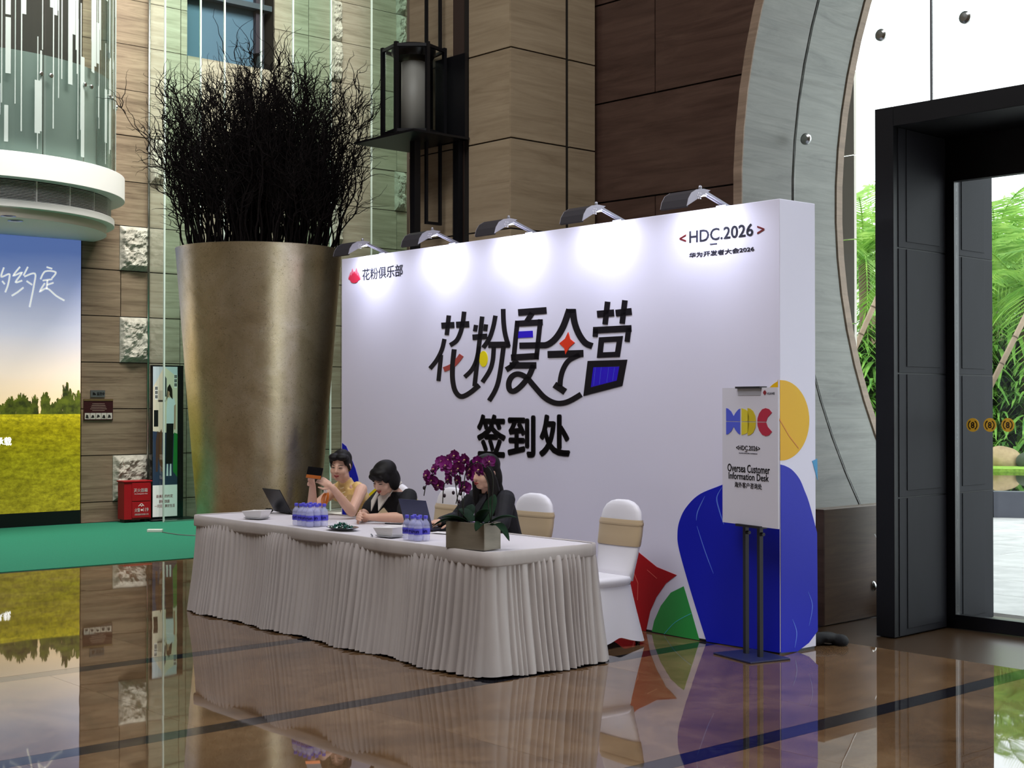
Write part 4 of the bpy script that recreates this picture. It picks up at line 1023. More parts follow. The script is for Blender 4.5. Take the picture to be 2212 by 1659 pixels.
for x in (-3.5, -1.9, -1.75, -0.2):
    for y in (0.12, 0.78): MB().tube([(x, y, 0.001), (x, y, 0.72)], 0.016, 8).build('leg', M_STEEL, tb, smooth=True)
# ================================================================ banquet chairs
M_CV = mat('white stretch cover', 'e6e4ea', 0.42, 0, 0.4, sheen=0.3); M_SASH = mat('champagne satin sash', 'bfa988', 0.33, 0, 0.5, sheen=0.3)
def sect(hw, yc, hd, z, n=28, p=2.6):
    out = []
    for k in range(n):
        a = 2 * math.pi * k / n; c, s_ = math.cos(a), math.sin(a)
        out.append((math.copysign(abs(c) ** (2 / p), c) * hw, yc + math.copysign(abs(s_) ** (2 / p), s_) * hd, z))
    return out
def make_chair(label):
    c = empty('banquet_chair', (0, 0, 0), 0, label, 'chair', 'covered banquet chairs behind the table')
    # backrest: pinched at the seat, swelling to a round top
    bz = [(0.43, .175, .165, .05), (0.50, .183, .175, .045), (0.60, .197, .195, .04), (0.68, .205, .21, .04), (0.76, .207, .222, .04), (0.84, .205, .232, .038), (0.90, .188, .238, .037), (0.94, .155, .241, .034), (0.965, .11, .243, .028), (0.978, .055, .244, .018)]
    MB().loft([sect(hw, yc, hd, z) for z, hw, yc, hd in bz]).build('backrest', M_CV, c, smooth=True)
    sz = [(0.665, .2075, .205, .044), (0.675, .211, .207, .047), (0.74, .214, .219, .047), (0.80, .214, .227, .0465), (0.835, .212, .231, .046), (0.845, .209, .232, .043)]
    MB().loft([sect(hw, yc, hd, z) for z, hw, yc, hd in sz], cap=False).build('sash', M_SASH, c, smooth=True)
    MB().loft([sect(hw, yc, hd, z) for z, hw, yc, hd in ((.805, .2155, .2275, .0485), (.812, .2175, .2285, .05), (.822, .2175, .2295, .05), (.828, .2155, .230, .0485))], cap=False).build('sash_fold', M_SASH, c, smooth=True)
    MB().loft([sect(.185, -.01, .19, .40, p=4), sect(.2, -.01, .205, .42, p=4), sect(.205, -.01, .21, .445, p=4), sect(.197, -.01, .2, .463, p=4), sect(.15, -.01, .16, .468, p=3)]).build('seat', M_CV, c, smooth=True)
    # flared cover over the legs, hem rising between them
    n = 64; rows2 = []
    for q in range(9):
        t = q / 8; ring2 = []
        for k in range(n):
            a = 2 * math.pi * (k + 0.5) / n; ca, sa = math.cos(a), math.sin(a); p = 5
            hw = .186 + .062 * t ** 1.1; hd = .192 + .078 * t ** 1.1
            rr = 1 / ((abs(ca) ** p + abs(sa) ** p) ** (1 / p)); mid = max(0, math.cos(4 * a)) if True else 0
            cz = abs(math.sin(2 * a)) ** 1.3               # 1 at the corners, 0 mid side
            pin = 1 - 0.08 * (1 - cz) * t
            zb_ = 0.022 + 0.045 * (1 - cz)
            ring2.append((rr * ca * hw * pin, rr * sa * hd * pin + .01 * t, .41 - (.41 - zb_) * t))
        rows2.append(ring2)
    MB().loft(rows2, cap=False).build('leg_cover', M_CV, c, smooth=True)
    for sx in (-1, 1):
        for sy in (-1, 1): MB().bar((sx * .14, sy * .145, .40), (sx * .185, .01 + sy * .203, .001), 0.011).build('leg', mat('bronze leg', '4d3b20', 0.4, 0.7), c)
    return c
spots = [(-0.46, 1.36, -2, 'empty white covered chair with champagne sash at the right table end'), (-1.35, 1.34, 2, 'white covered chair behind the person with long black hair'),
         (-2.32, 1.31, -2, 'white covered chair behind the person in a white collared black top'), (-3.08, 1.31, 3, 'mostly hidden white covered chair behind the person in yellow')]
ch0 = make_chair(spots[0][3]); ch_parts = list(ch0.children)
for i, (x, y, a, lb) in enumerate(spots):
    c = ch0 if i == 0 else copy_tree(ch0, None, ch_parts)
    c.location = BO.w(x, y, 0); c.rotation_euler = (0, 0, BANG + R(a)); c['label'] = lb
# ================================================================ information sign on a stand
SA = math.atan2(-3050.0, 1600.0)
sp_ = WF.g(1622, 1418)
SF = Frame((sp_.x, sp_.y - 0.02), SA)
sg = at(SF, 'sign_stand', 0, 0, 0, 'slim black stand holding the white information desk sign board', 'sign')
M_SB = mat('white foam board', 'd9d7e2', 0.5); M_NAVY = mat('black powder coat', '15151f', 0.45)
bz0, bz1 = 0.855, 1.752; hw_ = 0.295
bd = MB().box(-hw_, hw_, -0.012, -0.002, bz0, bz1).build('board', M_SB, sg)
MB().prismz([(-.2, -.16), (.2, -.16), (.2, .16), (-.2, .16)], 0.001, 0.012).build('base', mat('navy base plate', '1a1f45', 0.45), sg, bevel=0.003)
for x in (-0.075, 0.075): MB().box(x - 0.014, x + 0.014, 0.0, 0.028, 0.012, bz1 - 0.02).build('post', M_NAVY, sg)
MB().box(-0.13, 0.13, -0.03, 0.03, bz0 - 0.012, bz0 + 0.004).build('lower_clip', M_NAVY, sg)
MB().box(-0.13, 0.13, -0.03, 0.03, bz1 - 0.005, bz1 + 0.008).build('top_clip', M_NAVY, sg)
MB().box(-0.12, 0.12, -0.0145, -0.0125, bz1 - 0.05, bz1 - 0.005).build('clip_plate', mat('clear clip', 'a9a9b4', 0.3), sg)
for x in (-0.075, 0.075): MB().tube([(x + 0.014, 0.014, bz0 - 0.05), (x + 0.04, 0.014, bz0 - 0.05)], 0.012, 8).build('knob', M_NAVY, sg)
def sgp(u, v): return (-hw_ + u * 2 * hw_, bz1 - v * (bz1 - bz0))
def sbox(u0, u1, v0, v1): return (-hw_ + u0 * 2 * hw_, -hw_ + u1 * 2 * hw_, bz1 - v1 * (bz1 - bz0), bz1 - v0 * (bz1 - bz0))
fit_text('Oversea Customer', sbox(.10, .86, .56, .618), -0.0125, M_INK, 'lettering', bd, 0.006, 0.002)
fit_text('Information Desk', sbox(.12, .84, .622, .672), -0.0125, M_INK, 'lettering', bd, 0.006, 0.002)
fit_text('海外客户咨询处', sbox(.23, .72, .69, .732), -0.0125, M_INK, 'lettering', bd, 0.0, 0.002)
fit_text('<HDC.2026>', sbox(.26, .69, .422, .456), -0.0125, M_INK, 'lettering', bd, 0.004, 0.002)
MB().box(*[sbox(.42, .46, .462, .465)[i] for i in (0, 1)], -0.0145, -0.0125, *[sbox(.42, .46, .462, .466)[i] for i in (2, 3)]).build('lettering', M_INK, bd)
fit_text('HUAWEI DEVELOPER CONFERENCE', sbox(.31, .64, .474, .482), -0.0125, M_G1, 'lettering', bd, 0.0, 0.001)
fit_text('HUAWEI', sbox(.815, .945, .035, .052), -0.0125, M_G1, 'lettering', bd, 0.004, 0.001)
for i in range(6):
    a = R(150 - 24 * i); c = sgp(.775, .05)
    MB().prism([(c[0], c[1] - 0.004), (c[0] + 0.016 * math.cos(a + .2), c[1] + 0.024 * math.sin(a + .2)), (c[0] + 0.019 * math.cos(a), c[1] + 0.028 * math.sin(a)), (c[0] + 0.016 * math.cos(a - .2), c[1] + 0.024 * math.sin(a - .2))], -0.0145 - i * 1e-4, -0.0125).build('emblem_petal', mat('emblem red', '8c1f2c', 0.5), bd)
# the three letter shapes of the event emblem
M_EB = P_blue('emblem blue', '4a58cf', '5f6be0'); M_EY = P_blue('emblem yellow', 'd5c22a', 'e3d648'); M_ER = P_blue('emblem crimson', 'a51f38', 'bb2f48')
def emb(pts, m):
    for up in (1, -1):
        MB().prism([(-hw_ + u * 2 * hw_, bz1 - (.2475 - up * (v + .003)) * (bz1 - bz0)) for u, v in pts], -0.0145, -0.0125).build('emblem_letter', m, bd)
emb([(.075, 0), (.335, 0), (.335, .092), (.30, .085), (.25, .06), (.215, .035), (.17, .07), (.11, .092), (.075, .095)], M_EB)
emb([(.36, 0), (.495, 0), (.50, .03), (.48, .07), (.44, .085), (.36, .095)], M_EY); emb([(.47, 0), (.62, 0), (.61, .04), (.57, .075), (.52, .092), (.47, .097)], mat('emblem gold', 'cdb81e', 0.5))
emb([(.645, 0), (.80, 0), (.825, .03), (.90, .065), (.85, .09), (.79, .097), (.73, .088), (.68, .06), (.65, .025)], M_ER)
# black cloth bundle on the floor behind the backdrop's end
p_ = WF.g(1790, 1392)
mb = MB()
for i in range(9): mb.ell((rp.uniform(-.12, .1), rp.uniform(-.05, .08), 0.035 + rp.uniform(-.01, .015)), (rp.uniform(.05, .09), rp.uniform(.05, .08), rp.uniform(.03, .05)))
bn = mb.blob('cloth_bundle', mat('black cloth', '0c0c10', 0.8), None, 0.012, 3); bn.location = (p_.x - 0.02, p_.y, 0.004)
tag(bn, 'crumpled black cloth bundle on the floor beside the backdrop end', 'cloth')
# ================================================================ bottles
TT = 0.7565
M_PET = mat('blue tinted bottle plastic', 'cfd2fa', 0.05, 0, 0.5, alpha=0.38)
M_CAP = mat('blue bottle cap', '5a57d6', 0.4); M_LAB = mat('blue bottle label', '5552c8', 0.45); M_LABT = mat('dark label print', '1b1160', 0.5)
def bottle_parts():
    k = 0.9
    body = MB().lathe([(0, 0), (.026, 0), (.031, .006), (.0315, .03), (.029, .036), (.0315, .042), (.0315, .062), (.0325, .064), (.0325, .1), (.0315, .102), (.0295, .108), (.0315, .114), (.029, .125), (.022, .138), (.0145, .148), (.0125, .156), (.0125, .166)], 20).mesh('bottle_body', M_PET, True)
    cap = MB().lathe([(0, .160), (.0155, .160), (.0158, .163), (.0155, .180), (.0135, .183), (0, .183)], 20).mesh('cap', M_CAP, False)
    lab = MB().lathe([(.0328, .045), (.033, .046), (.033, .089), (.0328, .09)], 24, cap=False).mesh('label_wrap', M_LAB, True)
    tm = text_mesh('ren', .042, .001, .0005, 'CENTER')
    for v in tm.vertices:
        a = v.co.x / .033 - math.pi / 2; r = .0334; v.co = Vector((r * math.cos(a), r * math.sin(a), .058 + v.co.z * 0.9))
    tm.materials.append(M_LABT); tm.name = 'label_print'
    return body, cap, lab, tm
BB, BC, BL, BT = bottle_parts()
rq = random.Random(8)
def bottle(p, grp, lab, rz):
    o = empty('water_bottle', p, rz, lab, 'bottle', grp); o.scale = (.9, .9, .88)
    obj_from(BB, 'bottle_body', o); obj_from(BC, 'cap', o); l = obj_from(BL, 'label_wrap', o); obj_from(BT, 'label_print', l)
ORD = ('first', 'second', 'third', 'fourth'); ROWN = ('front', 'middle', 'back')
p0 = BO.g(640, 1134, TT)
for r in range(3):
    for c in range(4):
        bottle(BO.w(p0.x + 0.0615 * c, p0.y + 0.0615 * r, TT), 'bottles packed before the person in yellow', 'blue capped water bottle in the larger pack, %s row, %s from the dark laptop' % (ROWN[r], ORD[c]), rq.uniform(-.5, .5) + BANG + R(35))
p0 = BO.g(879, 1165, TT)
for r in range(2):
    for c in range(3):
        bottle(BO.w(p0.x + 0.0615 * c, p0.y + 0.0615 * r, TT), 'bottles packed beside the orchid planter', 'blue capped water bottle in the smaller pack, %s row, %s from the paper tray' % (ROWN[r * 2], ORD[c]), rq.uniform(-.4, .4) + BANG + R(35))
# ================================================================ laptops, mouse
M_LAP = mat('graphite aluminium', '2b2d3c', 0.35, 0.6); M_KEY = mat('black keys', '101014', 0.5); M_SCR = mat('laptop screen', '1a2230', 0.15, emit=0.0)
def laptop(hx, hy, rz, label, sw=0.31, sd=0.22, tilt=22, m=None):
    """hinge line at local y = 0; the lid's outer face looks towards -y, keyboard towards +y"""
    o = at(BO, 'laptop', hx, hy, TT, label, 'laptop', 'open laptops on the table', rz=rz); m = m or M_LAP
    MB().box(-sw / 2, sw / 2, 0.0, sd, 0.004, 0.016).build('base', M_LAP, o, bevel=0.003)
    kb = MB()
    MB().box(-sw / 2 + .02, sw / 2 - .02, 0.03, 0.13, 0.016, 0.018).build('keyboard', M_KEY, o)
    MB().box(-.05, .05, .14, .205, .016, .0168).build('touchpad', mat('grey touchpad', '3a3c48', 0.4), o)
    c, s_ = math.cos(R(tilt)), math.sin(R(tilt))
    ld = MB().obox((0, -s_ * sd / 2, 0.012 + c * sd / 2), (sw / 2, 0, 0), (0, c * 0.003, s_ * 0.003), (0, -s_ * sd / 2, c * sd / 2)).build('lid', m, o, bevel=0.002)
    MB().obox((0, -s_ * sd / 2 + c * .0035, 0.012 + c * sd / 2 + s_ * .0035), (sw / 2 - .008, 0, 0), (0, c * .0004, s_ * .0004), (0, -s_ * (sd / 2 - .008), c * (sd / 2 - .008))).build('screen', M_SCR, o)
    MB().tube([(-sw / 2 + .04, 0, .01), (sw / 2 - .04, 0, .01)], .007, 8).build('hinge', M_KEY, o)
    for x in (-.1, .1): MB().box(x - .02, x + .02, .02, .03, 0.0, .004).build('foot', M_KEY, o)
    return o
q = BO.g(611, 1108, TT); laptop(q.x, q.y, R(-4), 'dark laptop open on the far left table end before the person in yellow', 0.31, 0.215, 30, mat('near black aluminium', '191922', 0.4, 0.4))
laptop(-1.44, 0.57, R(3), 'slate blue laptop used by the person with long black hair', 0.30, 0.215, 18, mat('slate blue aluminium', '363a58', 0.35, 0.5))
q = BO.g(580, 1107, TT)
ms = at(BO, 'computer_mouse', q.x, q.y, TT, 'black computer mouse beside the dark laptop at the far table end', 'mouse', rz=R(30))
MB().ell((0, 0, .016), (.034, .055, .02)).build('shell', mat('black mouse plastic', '0e0e12', 0.35), ms, smooth=True)
MB().ell((0, -.025, .033), (.004, .01, .006)).build('wheel', M_KEY, ms, smooth=True)
# ================================================================ paper trays
M_PAP = mat('white paper', 'e6e4e4', 0.6)
def tray(px_, py_, rz, label):
    q = BO.g(px_, py_, TT); o = at(BO, 'paper_tray', q.x, q.y, TT, label, 'tray', 'folded white paper trays on the table', rz=rz)
    MB().loft([rrect3(.075, .055, .02, 0.0), rrect3(.09, .068, .02, .008), rrect3(.086, .064, .02, .01), rrect3(.06, .045, .02, .004)]).build('saucer', mat('grey saucer', 'a7a8ac', 0.4), o, smooth=True)
    vs = []
    for (hx, hy, z) in ((.075, .045, .01), (.10, .062, .062)):
        for sx, sy in ((-1, -1), (1, -1), (1, 1), (-1, 1)): vs.append((sx * hx, sy * hy, z + (0.006 * sx if z > .05 else 0)))
    mb = MB().add(vs, [(0, 1, 2, 3), (0, 1, 5, 4), (1, 2, 6, 5), (2, 3, 7, 6), (3, 0, 4, 7)])
    b = mb.build('tray_box', M_PAP, o); s = b.modifiers.new('solid', 'SOLIDIFY'); s.thickness = 0.003
    MB().add([(-.095, -.055, .05), (.02, -.06, .058), (.09, .05, .06), (-.08, .055, .056), (-.03, 0, .066)], [(0, 1, 4), (1, 2, 4), (2, 3, 4), (3, 0, 4)]).build('napkin', M_PAP, o)
def rrect3(hx, hy, r, z): return [(x, y, z) for x, y in rrect(-hx, hx, -hy, hy, r, 4)]
tray(555, 1120, R(18), 'folded white paper tray near the far table end by the dark laptop')
tray(842, 1159, R(6), 'folded white paper tray next to the smaller bottle pack')
# ================================================================ dish of green sweets
q = BO.g(740, 1144, TT)
ds = at(BO, 'serving_dish', q.x, q.y, TT, 'oval silver dish holding green wrapped sweets', 'dish')
mb = MB().lathe([(0, 0), (.09, 0), (.115, .008), (.142, .016), (.146, .018), (.14, .02), (.11, .013), (.085, .006), (0, .006)], 40)
mb.xform(Matrix.Diagonal((1, .68, 1, 1))).build('plate', mat('polished silver dish', 'a8b0b0', 0.15, 1.0), ds, edge=True)
M_SWG = nmat('green foil wrapper', '0f3a33', '2c6b5a', 30, rough=0.25, metal=0.5); M_SWW = mat('white foil twist', 'cfdad4', 0.3, 0.5)
sb_ = MB().ell((0, 0, 0), (.014, .0085, .0075), None, 10, 6).mesh('sweet_body', M_SWG, True)
tw_ = MB()
for s in (-1, 1): tw_.add([(s * .012, 0, 0), (s * .026, -.009, .003), (s * .028, 0, -.002), (s * .026, .009, .003)], [(0, 1, 2), (0, 2, 3)])
tw_ = tw_.mesh('twist', M_SWW)
for i in range(44):
    lay = 0 if i < 24 else (1 if i < 38 else 2); rr = (.105, .075, .04)[lay] * math.sqrt(rq.random()); a = rq.uniform(0, 6.28)
    o = at(BO, 'wrapped_sweet', q.x + rr * math.cos(a), q.y + rr * .66 * math.sin(a), TT + .016 + lay * .0125 + rq.uniform(0, .002), 'green foil wrapped sweet in the oval silver dish', 'sweet', 'sweets heaped in the oval dish')
    o.rotation_euler = (rq.uniform(-.4, .4), rq.uniform(-.4, .4), rq.uniform(0, 6.28))
    obj_from(sb_, 'sweet_body', o); obj_from(tw_, 'twist', o)
# loose sheets, pen
def sheet(px_, py_, w_, h_, rz, label):
    q = BO.g(px_, py_, TT); o = at(BO, 'paper_sheet', q.x, q.y, TT + .0012, label, 'paper', rz=rz)
    MB().box(-w_ / 2, w_ / 2, -h_ / 2, h_ / 2, 0, .0012).build('sheet', M_PAP, o)
    return o
sheet(857, 1139, .21, .29, R(35), 'white sheet of paper between the silver dish and smaller bottle pack')
sheet(955, 1151, .15, .1, R(15), 'small white note card in front of the slate blue laptop')
q = BO.g(803, 1157, TT)
pn = at(BO, 'pen', q.x, q.y, TT + .005, 'slim grey pen lying beside the folded paper tray', 'pen', rz=R(60))
MB().tube([(0, -.06, 0), (0, .05, 0), (0, .065, 0)], [.0045, .0045, .001], 8).build('barrel', mat('grey pen', '6a7078', 0.4), pn, smooth=True)
MB().box(-.0015, .0015, -.055, -.02, .004, .007).build('clip', M_STEEL, pn)
q = BO.g(850, 1134, TT)
pn = at(BO, 'pen', q.x, q.y, TT + .0076, 'black pen lying on the white sheet of paper', 'pen', rz=R(-62))
MB().tube([(0, -.07, 0), (0, .06, 0), (0, .072, 0)], [.005, .005, .001], 8).build('barrel', M_KEY, pn, smooth=True)
MB().box(-.0015, .0015, -.065, -.03, .0045, .0075).build('clip', M_STEEL, pn)
# ================================================================ orchid in a metal trough
qa = BO.g(963, 1183, TT); qb = BO.g(1046, 1190, TT); qc = BO.g(1081, 1189, TT)
dv = (qb - qa).to_2d(); oang = math.atan2(dv.y, dv.x)
OF = Frame(BO.w(qa.x, qa.y)[:2], BANG + oang)
ol = dv.length; od = 0.16; oh = 0.165
oc = at(OF, 'orchid_planter', 0, 0, TT, 'purple moth orchids in a brushed bronze trough on the table', 'orchid')
M_TR = nmat('brushed bronze trough', '7a7365', '8b8475', 3, (1, 1, 6), 0.4, 0.35)
mb = MB(); mb.box(0, ol, 0, .006, 0.0, oh); mb.box(0, ol, od - .006, od, 0, oh); mb.box(0, .006, .006, od - .006, 0, oh); mb.box(ol - .006, ol, .006, od - .006, 0, oh); mb.box(.006, ol - .006, .006, od - .006, 0, .008)
mb.build('trough', M_TR, oc, bevel=0.002)
MB().box(.006, ol - .006, .006, od - .006, .02, oh - .02).build('soil', MATS['dark soil'], oc)
for i in range(9):
    x = .04 + (ol - .08) * i / 8
    mb = MB(); k = 7
    vs = [(x + .035 * math.cos(6.28 * j / k) * rq.uniform(.6, 1.2), od / 2 + .05 * math.sin(6.28 * j / k) * rq.uniform(.6, 1.1), oh - .02 + rq.uniform(-.005, .03)) for j in range(k)] + [(x, od / 2, oh - .005)]
    mb.add(vs, [(j, (j + 1) % k, k) for j in range(k)]).build('lilac_paper', mat('lilac tissue', 'b79ac6', 0.6), oc)
M_LEAF = nmat('dark orchid leaf', '0d2012', '193520', 6, rough=0.7, rnd=False, spec=0.12); M_PET_ = nmat('purple orchid petal', '5a0a52', '8c1580', 14, rough=0.55, lo=0.3, hi=0.7); M_LIP = mat('orchid lip', '4a0638', 0.5); M_STEM = mat('orchid stem', '1d2016', 0.5); M_EDGEP = mat('orchid centre', 'd8c27a', 0.5)
def leaf_mesh(L, W, droop, lift):
    vs = []; n = 12
    for i in range(n + 1):
        t = i / n; wv = W * math.sin(math.pi * min(1, t * 0.93 + 0.07)) ** 0.7 * (1 if t < .97 else .3)
        x = L * t; z = lift * t - droop * t * t
        for s, dz in ((-1, .012), (0, -.004), (1, .012)): vs.append((x, s * wv / 2, z + dz * math.sin(math.pi * t)))
    fs = []
    for i in range(n):
        for k in range(2): a = i * 3 + k; fs.append((a, a + 1, a + 4, a + 3))
    return MB().add(vs, fs)
for (x, a, L, W, dr, li) in ((.12, 205, .24, .07, .16, .14), (.13, 185, .2, .075, .1, .1), (.16, 160, .23, .08, .12, .2), (.14, 235, .19, .07, .08, .13), (.29, -8, .17, .07, .17, .09), (.25, 30, .2, .075, .1, .15),
                             (.24, 110, .2, .085, .02, .2), (.19, 330, .17, .08, .06, .17), (.26, -75, .16, .07, .12, .1), (.10, 120, .2, .07, .05, .16)):
    o = leaf_mesh(L, W, dr, li).build('leaf', M_LEAF, oc, smooth=True); o.location = (x, od / 2, oh - .02); o.rotation_euler.z = R(a)
    s = o.modifiers.new('solid', 'SOLIDIFY'); s.thickness = 0.003
# flowers
def petal(L, W, cup, n=6, m=5):
    vs = []
    for i in range(n + 1):
        t = i / n; wv = W * (math.sin(math.pi * (0.12 + 0.82 * t)) ** 0.75)
        for j in range(m): u = j / (m - 1) * 2 - 1; vs.append((u * wv / 2, -cup * (t * t * .5 + u * u * .4) * L, L * t))
    return vs, [(i * m + j, i * m + j + 1, (i + 1) * m + j + 1, (i + 1) * m + j) for i in range(n) for j in range(m - 1)]
def petal_me(L, W, cup, ang, tilt=-8):
    v, f = petal(L, W, cup); mb = MB().add(v, f); mb.xform(Matrix.Rotation(R(ang), 4, 'Y') @ Matrix.Rotation(R(tilt), 4, 'X')); return mb.mesh('petal', M_PET_, True)
pm = [petal_me(.036, .046, .25, 62), petal_me(.036, .046, .25, -62), petal_me(.034, .026, .2, 0), petal_me(.034, .025, .2, 130), petal_me(.034, .025, .2, -130)]
lipm = MB().ell((0, -.012, -.006), (.008, .012, .009), None, 10, 6).mesh('lip', M_LIP, True)
cenm = MB().ell((0, -.008, .003), (.004, .006, .004), None, 8, 6).mesh('column', M_EDGEP, True)
fl_px = [(1070, 240), (920, 310), (1000, 290), (1120, 310), (1190, 285), (1330, 310), (1455, 305), (835, 395), (750, 465), (1022, 412), (1110, 385), (1245, 395), (1352, 400), (800, 520), (1000, 510), (885, 575), (1182, 600), (1242, 462), (1105, 520), (965, 355)]
pos = []
for i, (a, b) in enumerate(fl_px):
    y_ = od / 2 + rq.uniform(-.05, .05); P = OF.p(780 + a / 5.267, 940 + b / 5.267, y_); L_ = Vector((P.x, y_, P.z - TT)); pos.append(L_)
    f_ = empty('flower', L_, 0); f_.parent = oc; f_.empty_display_size = .02
    f_.rotation_euler = (rq.uniform(-.25, .3), rq.uniform(-.2, .2), rq.uniform(-.5, .8)); s = rq.uniform(1.15, 1.4); f_.scale = (s, s, s)
    for me in pm: obj_from(me, 'petal', f_)
    obj_from(lipm, 'lip', f_); obj_from(cenm, 'column', f_)
for (a, b) in ((718, 600), (948, 688), (1050, 655), (1115, 757), (1085, 545), (1130, 665)):
    y_ = od / 2; P = OF.p(780 + a / 5.267, 940 + b / 5.267, y_)
    MB().ell((P.x, y_, P.z - TT), (.010, .010, .013), None, 10, 7).build('bud', mat('orchid bud', '2d1a28', 0.5), oc, smooth=True)
def opx(a, b, y_=None):
    y_ = od / 2 if y_ is None else y_; P = OF.p(780 + a / 5.267, 940 + b / 5.267, y_); return Vector((P.x, y_, P.z - TT))
for pts in ([(1190, 1000), (1155, 800), (1140, 560), (1100, 380), (1000, 300), (890, 370), (800, 480), (740, 570), (715, 690)], [(1110, 1000), (1100, 760), (1065, 480), (1060, 400), (1000, 340), (920, 320)],
            [(1160, 1000), (1170, 700), (1180, 480), (1230, 360), (1330, 300)], [(1480, 1010), (1490, 800), (1500, 500), (1460, 380), (1380, 330), (1320, 310)], [(1480, 1010), (1450, 800), (1445, 560), (1390, 440), (1340, 400)],
            [(1080, 780), (1105, 680), (1150, 560), (1185, 540)], [(928, 775), (935, 640), (945, 560), (1000, 520)], [(830, 450), (870, 380), (960, 340)]):
    MB().tube([p for p in bez([opx(a, b) for a, b in pts], 5)], 0.0032, 5).build('stem', M_STEM, oc, smooth=True)
# ================================================================ black steel lantern on the column
LN = Frame(((893 - CXP) / FPX * 13.3, 13.3), CW.ang)
lz0, lz1 = LN.p(893, 303, 0).z, LN.p(893, 104, 0).z
ln = at(LN, 'steel_lantern', 0, 0, 0, 'tall black steel lantern with glass sides on posts before the stone column', 'lantern')
n8 = 6; rL = 0.29; ang = [R(60 * k + 18) for k in range(n8)]
crn = [(rL * math.cos(a), rL * math.sin(a)) for a in ang]
for (x, y) in crn: MB().box(x - .017, x + .017, y - .017, y + .017, lz0, lz1).build('corner_post', M_BLACK, ln)
for z in (lz0 + .05, lz1 - .03):
    for k in range(n8):
        a, b = crn[k], crn[(k + 1) % n8]; MB().bar((a[0], a[1], z), (b[0], b[1], z), .014).build('rail', M_BLACK, ln)
for k in range(n8):
    a, b = crn[k], crn[(k + 1) % n8]
    MB().add([(a[0], a[1], lz0 + .06), (b[0], b[1], lz0 + .06), (b[0], b[1], lz1 - .04), (a[0], a[1], lz1 - .04)], [(0, 1, 2, 3)]).build('pane', glass('lantern pane', (0.95, 0.97, 0.96), 0.22), ln)
MB().lathe([(0, lz1 + .01), (.2, lz1 + .01), (.21, lz1), (.21, lz1 - .06), (.19, lz1 - .1), (0, lz1 - .1)], 32).build('cap', M_BLACK, ln, edge=True)
MB().lathe([(.115, lz0 + .03), (.118, lz0 + .03), (.118, lz1 - .14), (.115, lz1 - .14)], 28, cap=False).build('shade', mat('frosted shade', '8d8a84', 0.5), ln, smooth=True)
MB().prismz([(-.36, -.46), (.30, -.46), (.30, .46), (-.36, .46)], lz0 - .02, lz0).build('base_plate', M_BLACK, ln)
ly = 0.02
MB().box(.262, .302, -.44, .0, lz0 - .02, lz1 - .08).build('back_plate', M_BLACK, ln)
pz1 = LN.p(897, 310, -0.05); pz2 = LN.p(991, 310, 0.0)
MB().box(pz1.x - .035, pz1.x + .035, -.085, -.015, 0.001, lz0 - .02).build('post', M_BLACK, ln)
MB().box(.25, .30, -.36, -.28, 0.001, lz0 - .02).build('post', M_BLACK, ln)
fx0 = LN.p(921, 300, -0.1).x; zf = LN.p(921, 478, -0.1).z
for (x, y) in ((fx0, -.1), (.24, -.1)):
    MB().box(x - .013, x + .013, y - .013, y + .013, zf, lz0 - .02).build('frame_bar', M_BLACK, ln)
    MB().box(x - .013, x + .013, y - .013, y + .013, lz1, 10.9).build('frame_bar', M_BLACK, ln)
MB().box(fx0 - .013, .253, -.113, -.087, zf - .026, zf).build('frame_bar', M_BLACK, ln)
# ================================================================ people behind the table
M_SKIN = nmat('skin', 'cda089', 'd8ae96', 6, rough=0.5, rnd=False); M_HAIR = nmat('black hair', '0b0909', '15110f', 30, (1, 1, 0.15), 0.55, rnd=False, spec=0.25)
M_LIPC = mat('lip red', '9a3a3a', 0.4); M_EYE = mat('eye dark', '140d0b', 0.3)
def head_frame(c, yaw, pitch, roll=0.0):
    return Matrix.Translation(c) @ Matrix.Rotation(R(yaw), 4, 'Z') @ Matrix.Rotation(R(pitch), 4, 'X') @ Matrix.Rotation(R(roll), 4, 'Y')
def add_head(mb, H):
    i0 = len(mb.v)
    mb.ell((0, .018, .032), (.0745, .092, .084), None, 24, 16)      # cranium
    mb.ell((0, -.022, -.022), (.0645, .072, .088), None, 24, 16)    # face
    mb.ell((0, -.05, -.088), (.034, .036, .026), None, 16, 10)      # chin
    for s in (-1, 1):
        mb.ell((s * .034, -.058, -.032), (.03, .03, .034), None, 14, 10)
        mb.ell((s * .073, .012, -.012), (.009, .019, .03), None, 12, 8)
        mb.ell((s * .042, -.02, -.075), (.024, .04, .03), None, 12, 8)
        mb.ell((s * .009, -.093, -.03), (.008, .009, .007), None, 10, 6)
    mb.tube([(0, -.086, .018), (0, -.097, -.008), (0, -.106, -.026)], [.008, .009, .0105], 10, True)
    mb.ell((0, -.09, -.062), (.019, .011, .011), None, 12, 8)
    mb.xform(H, i0)
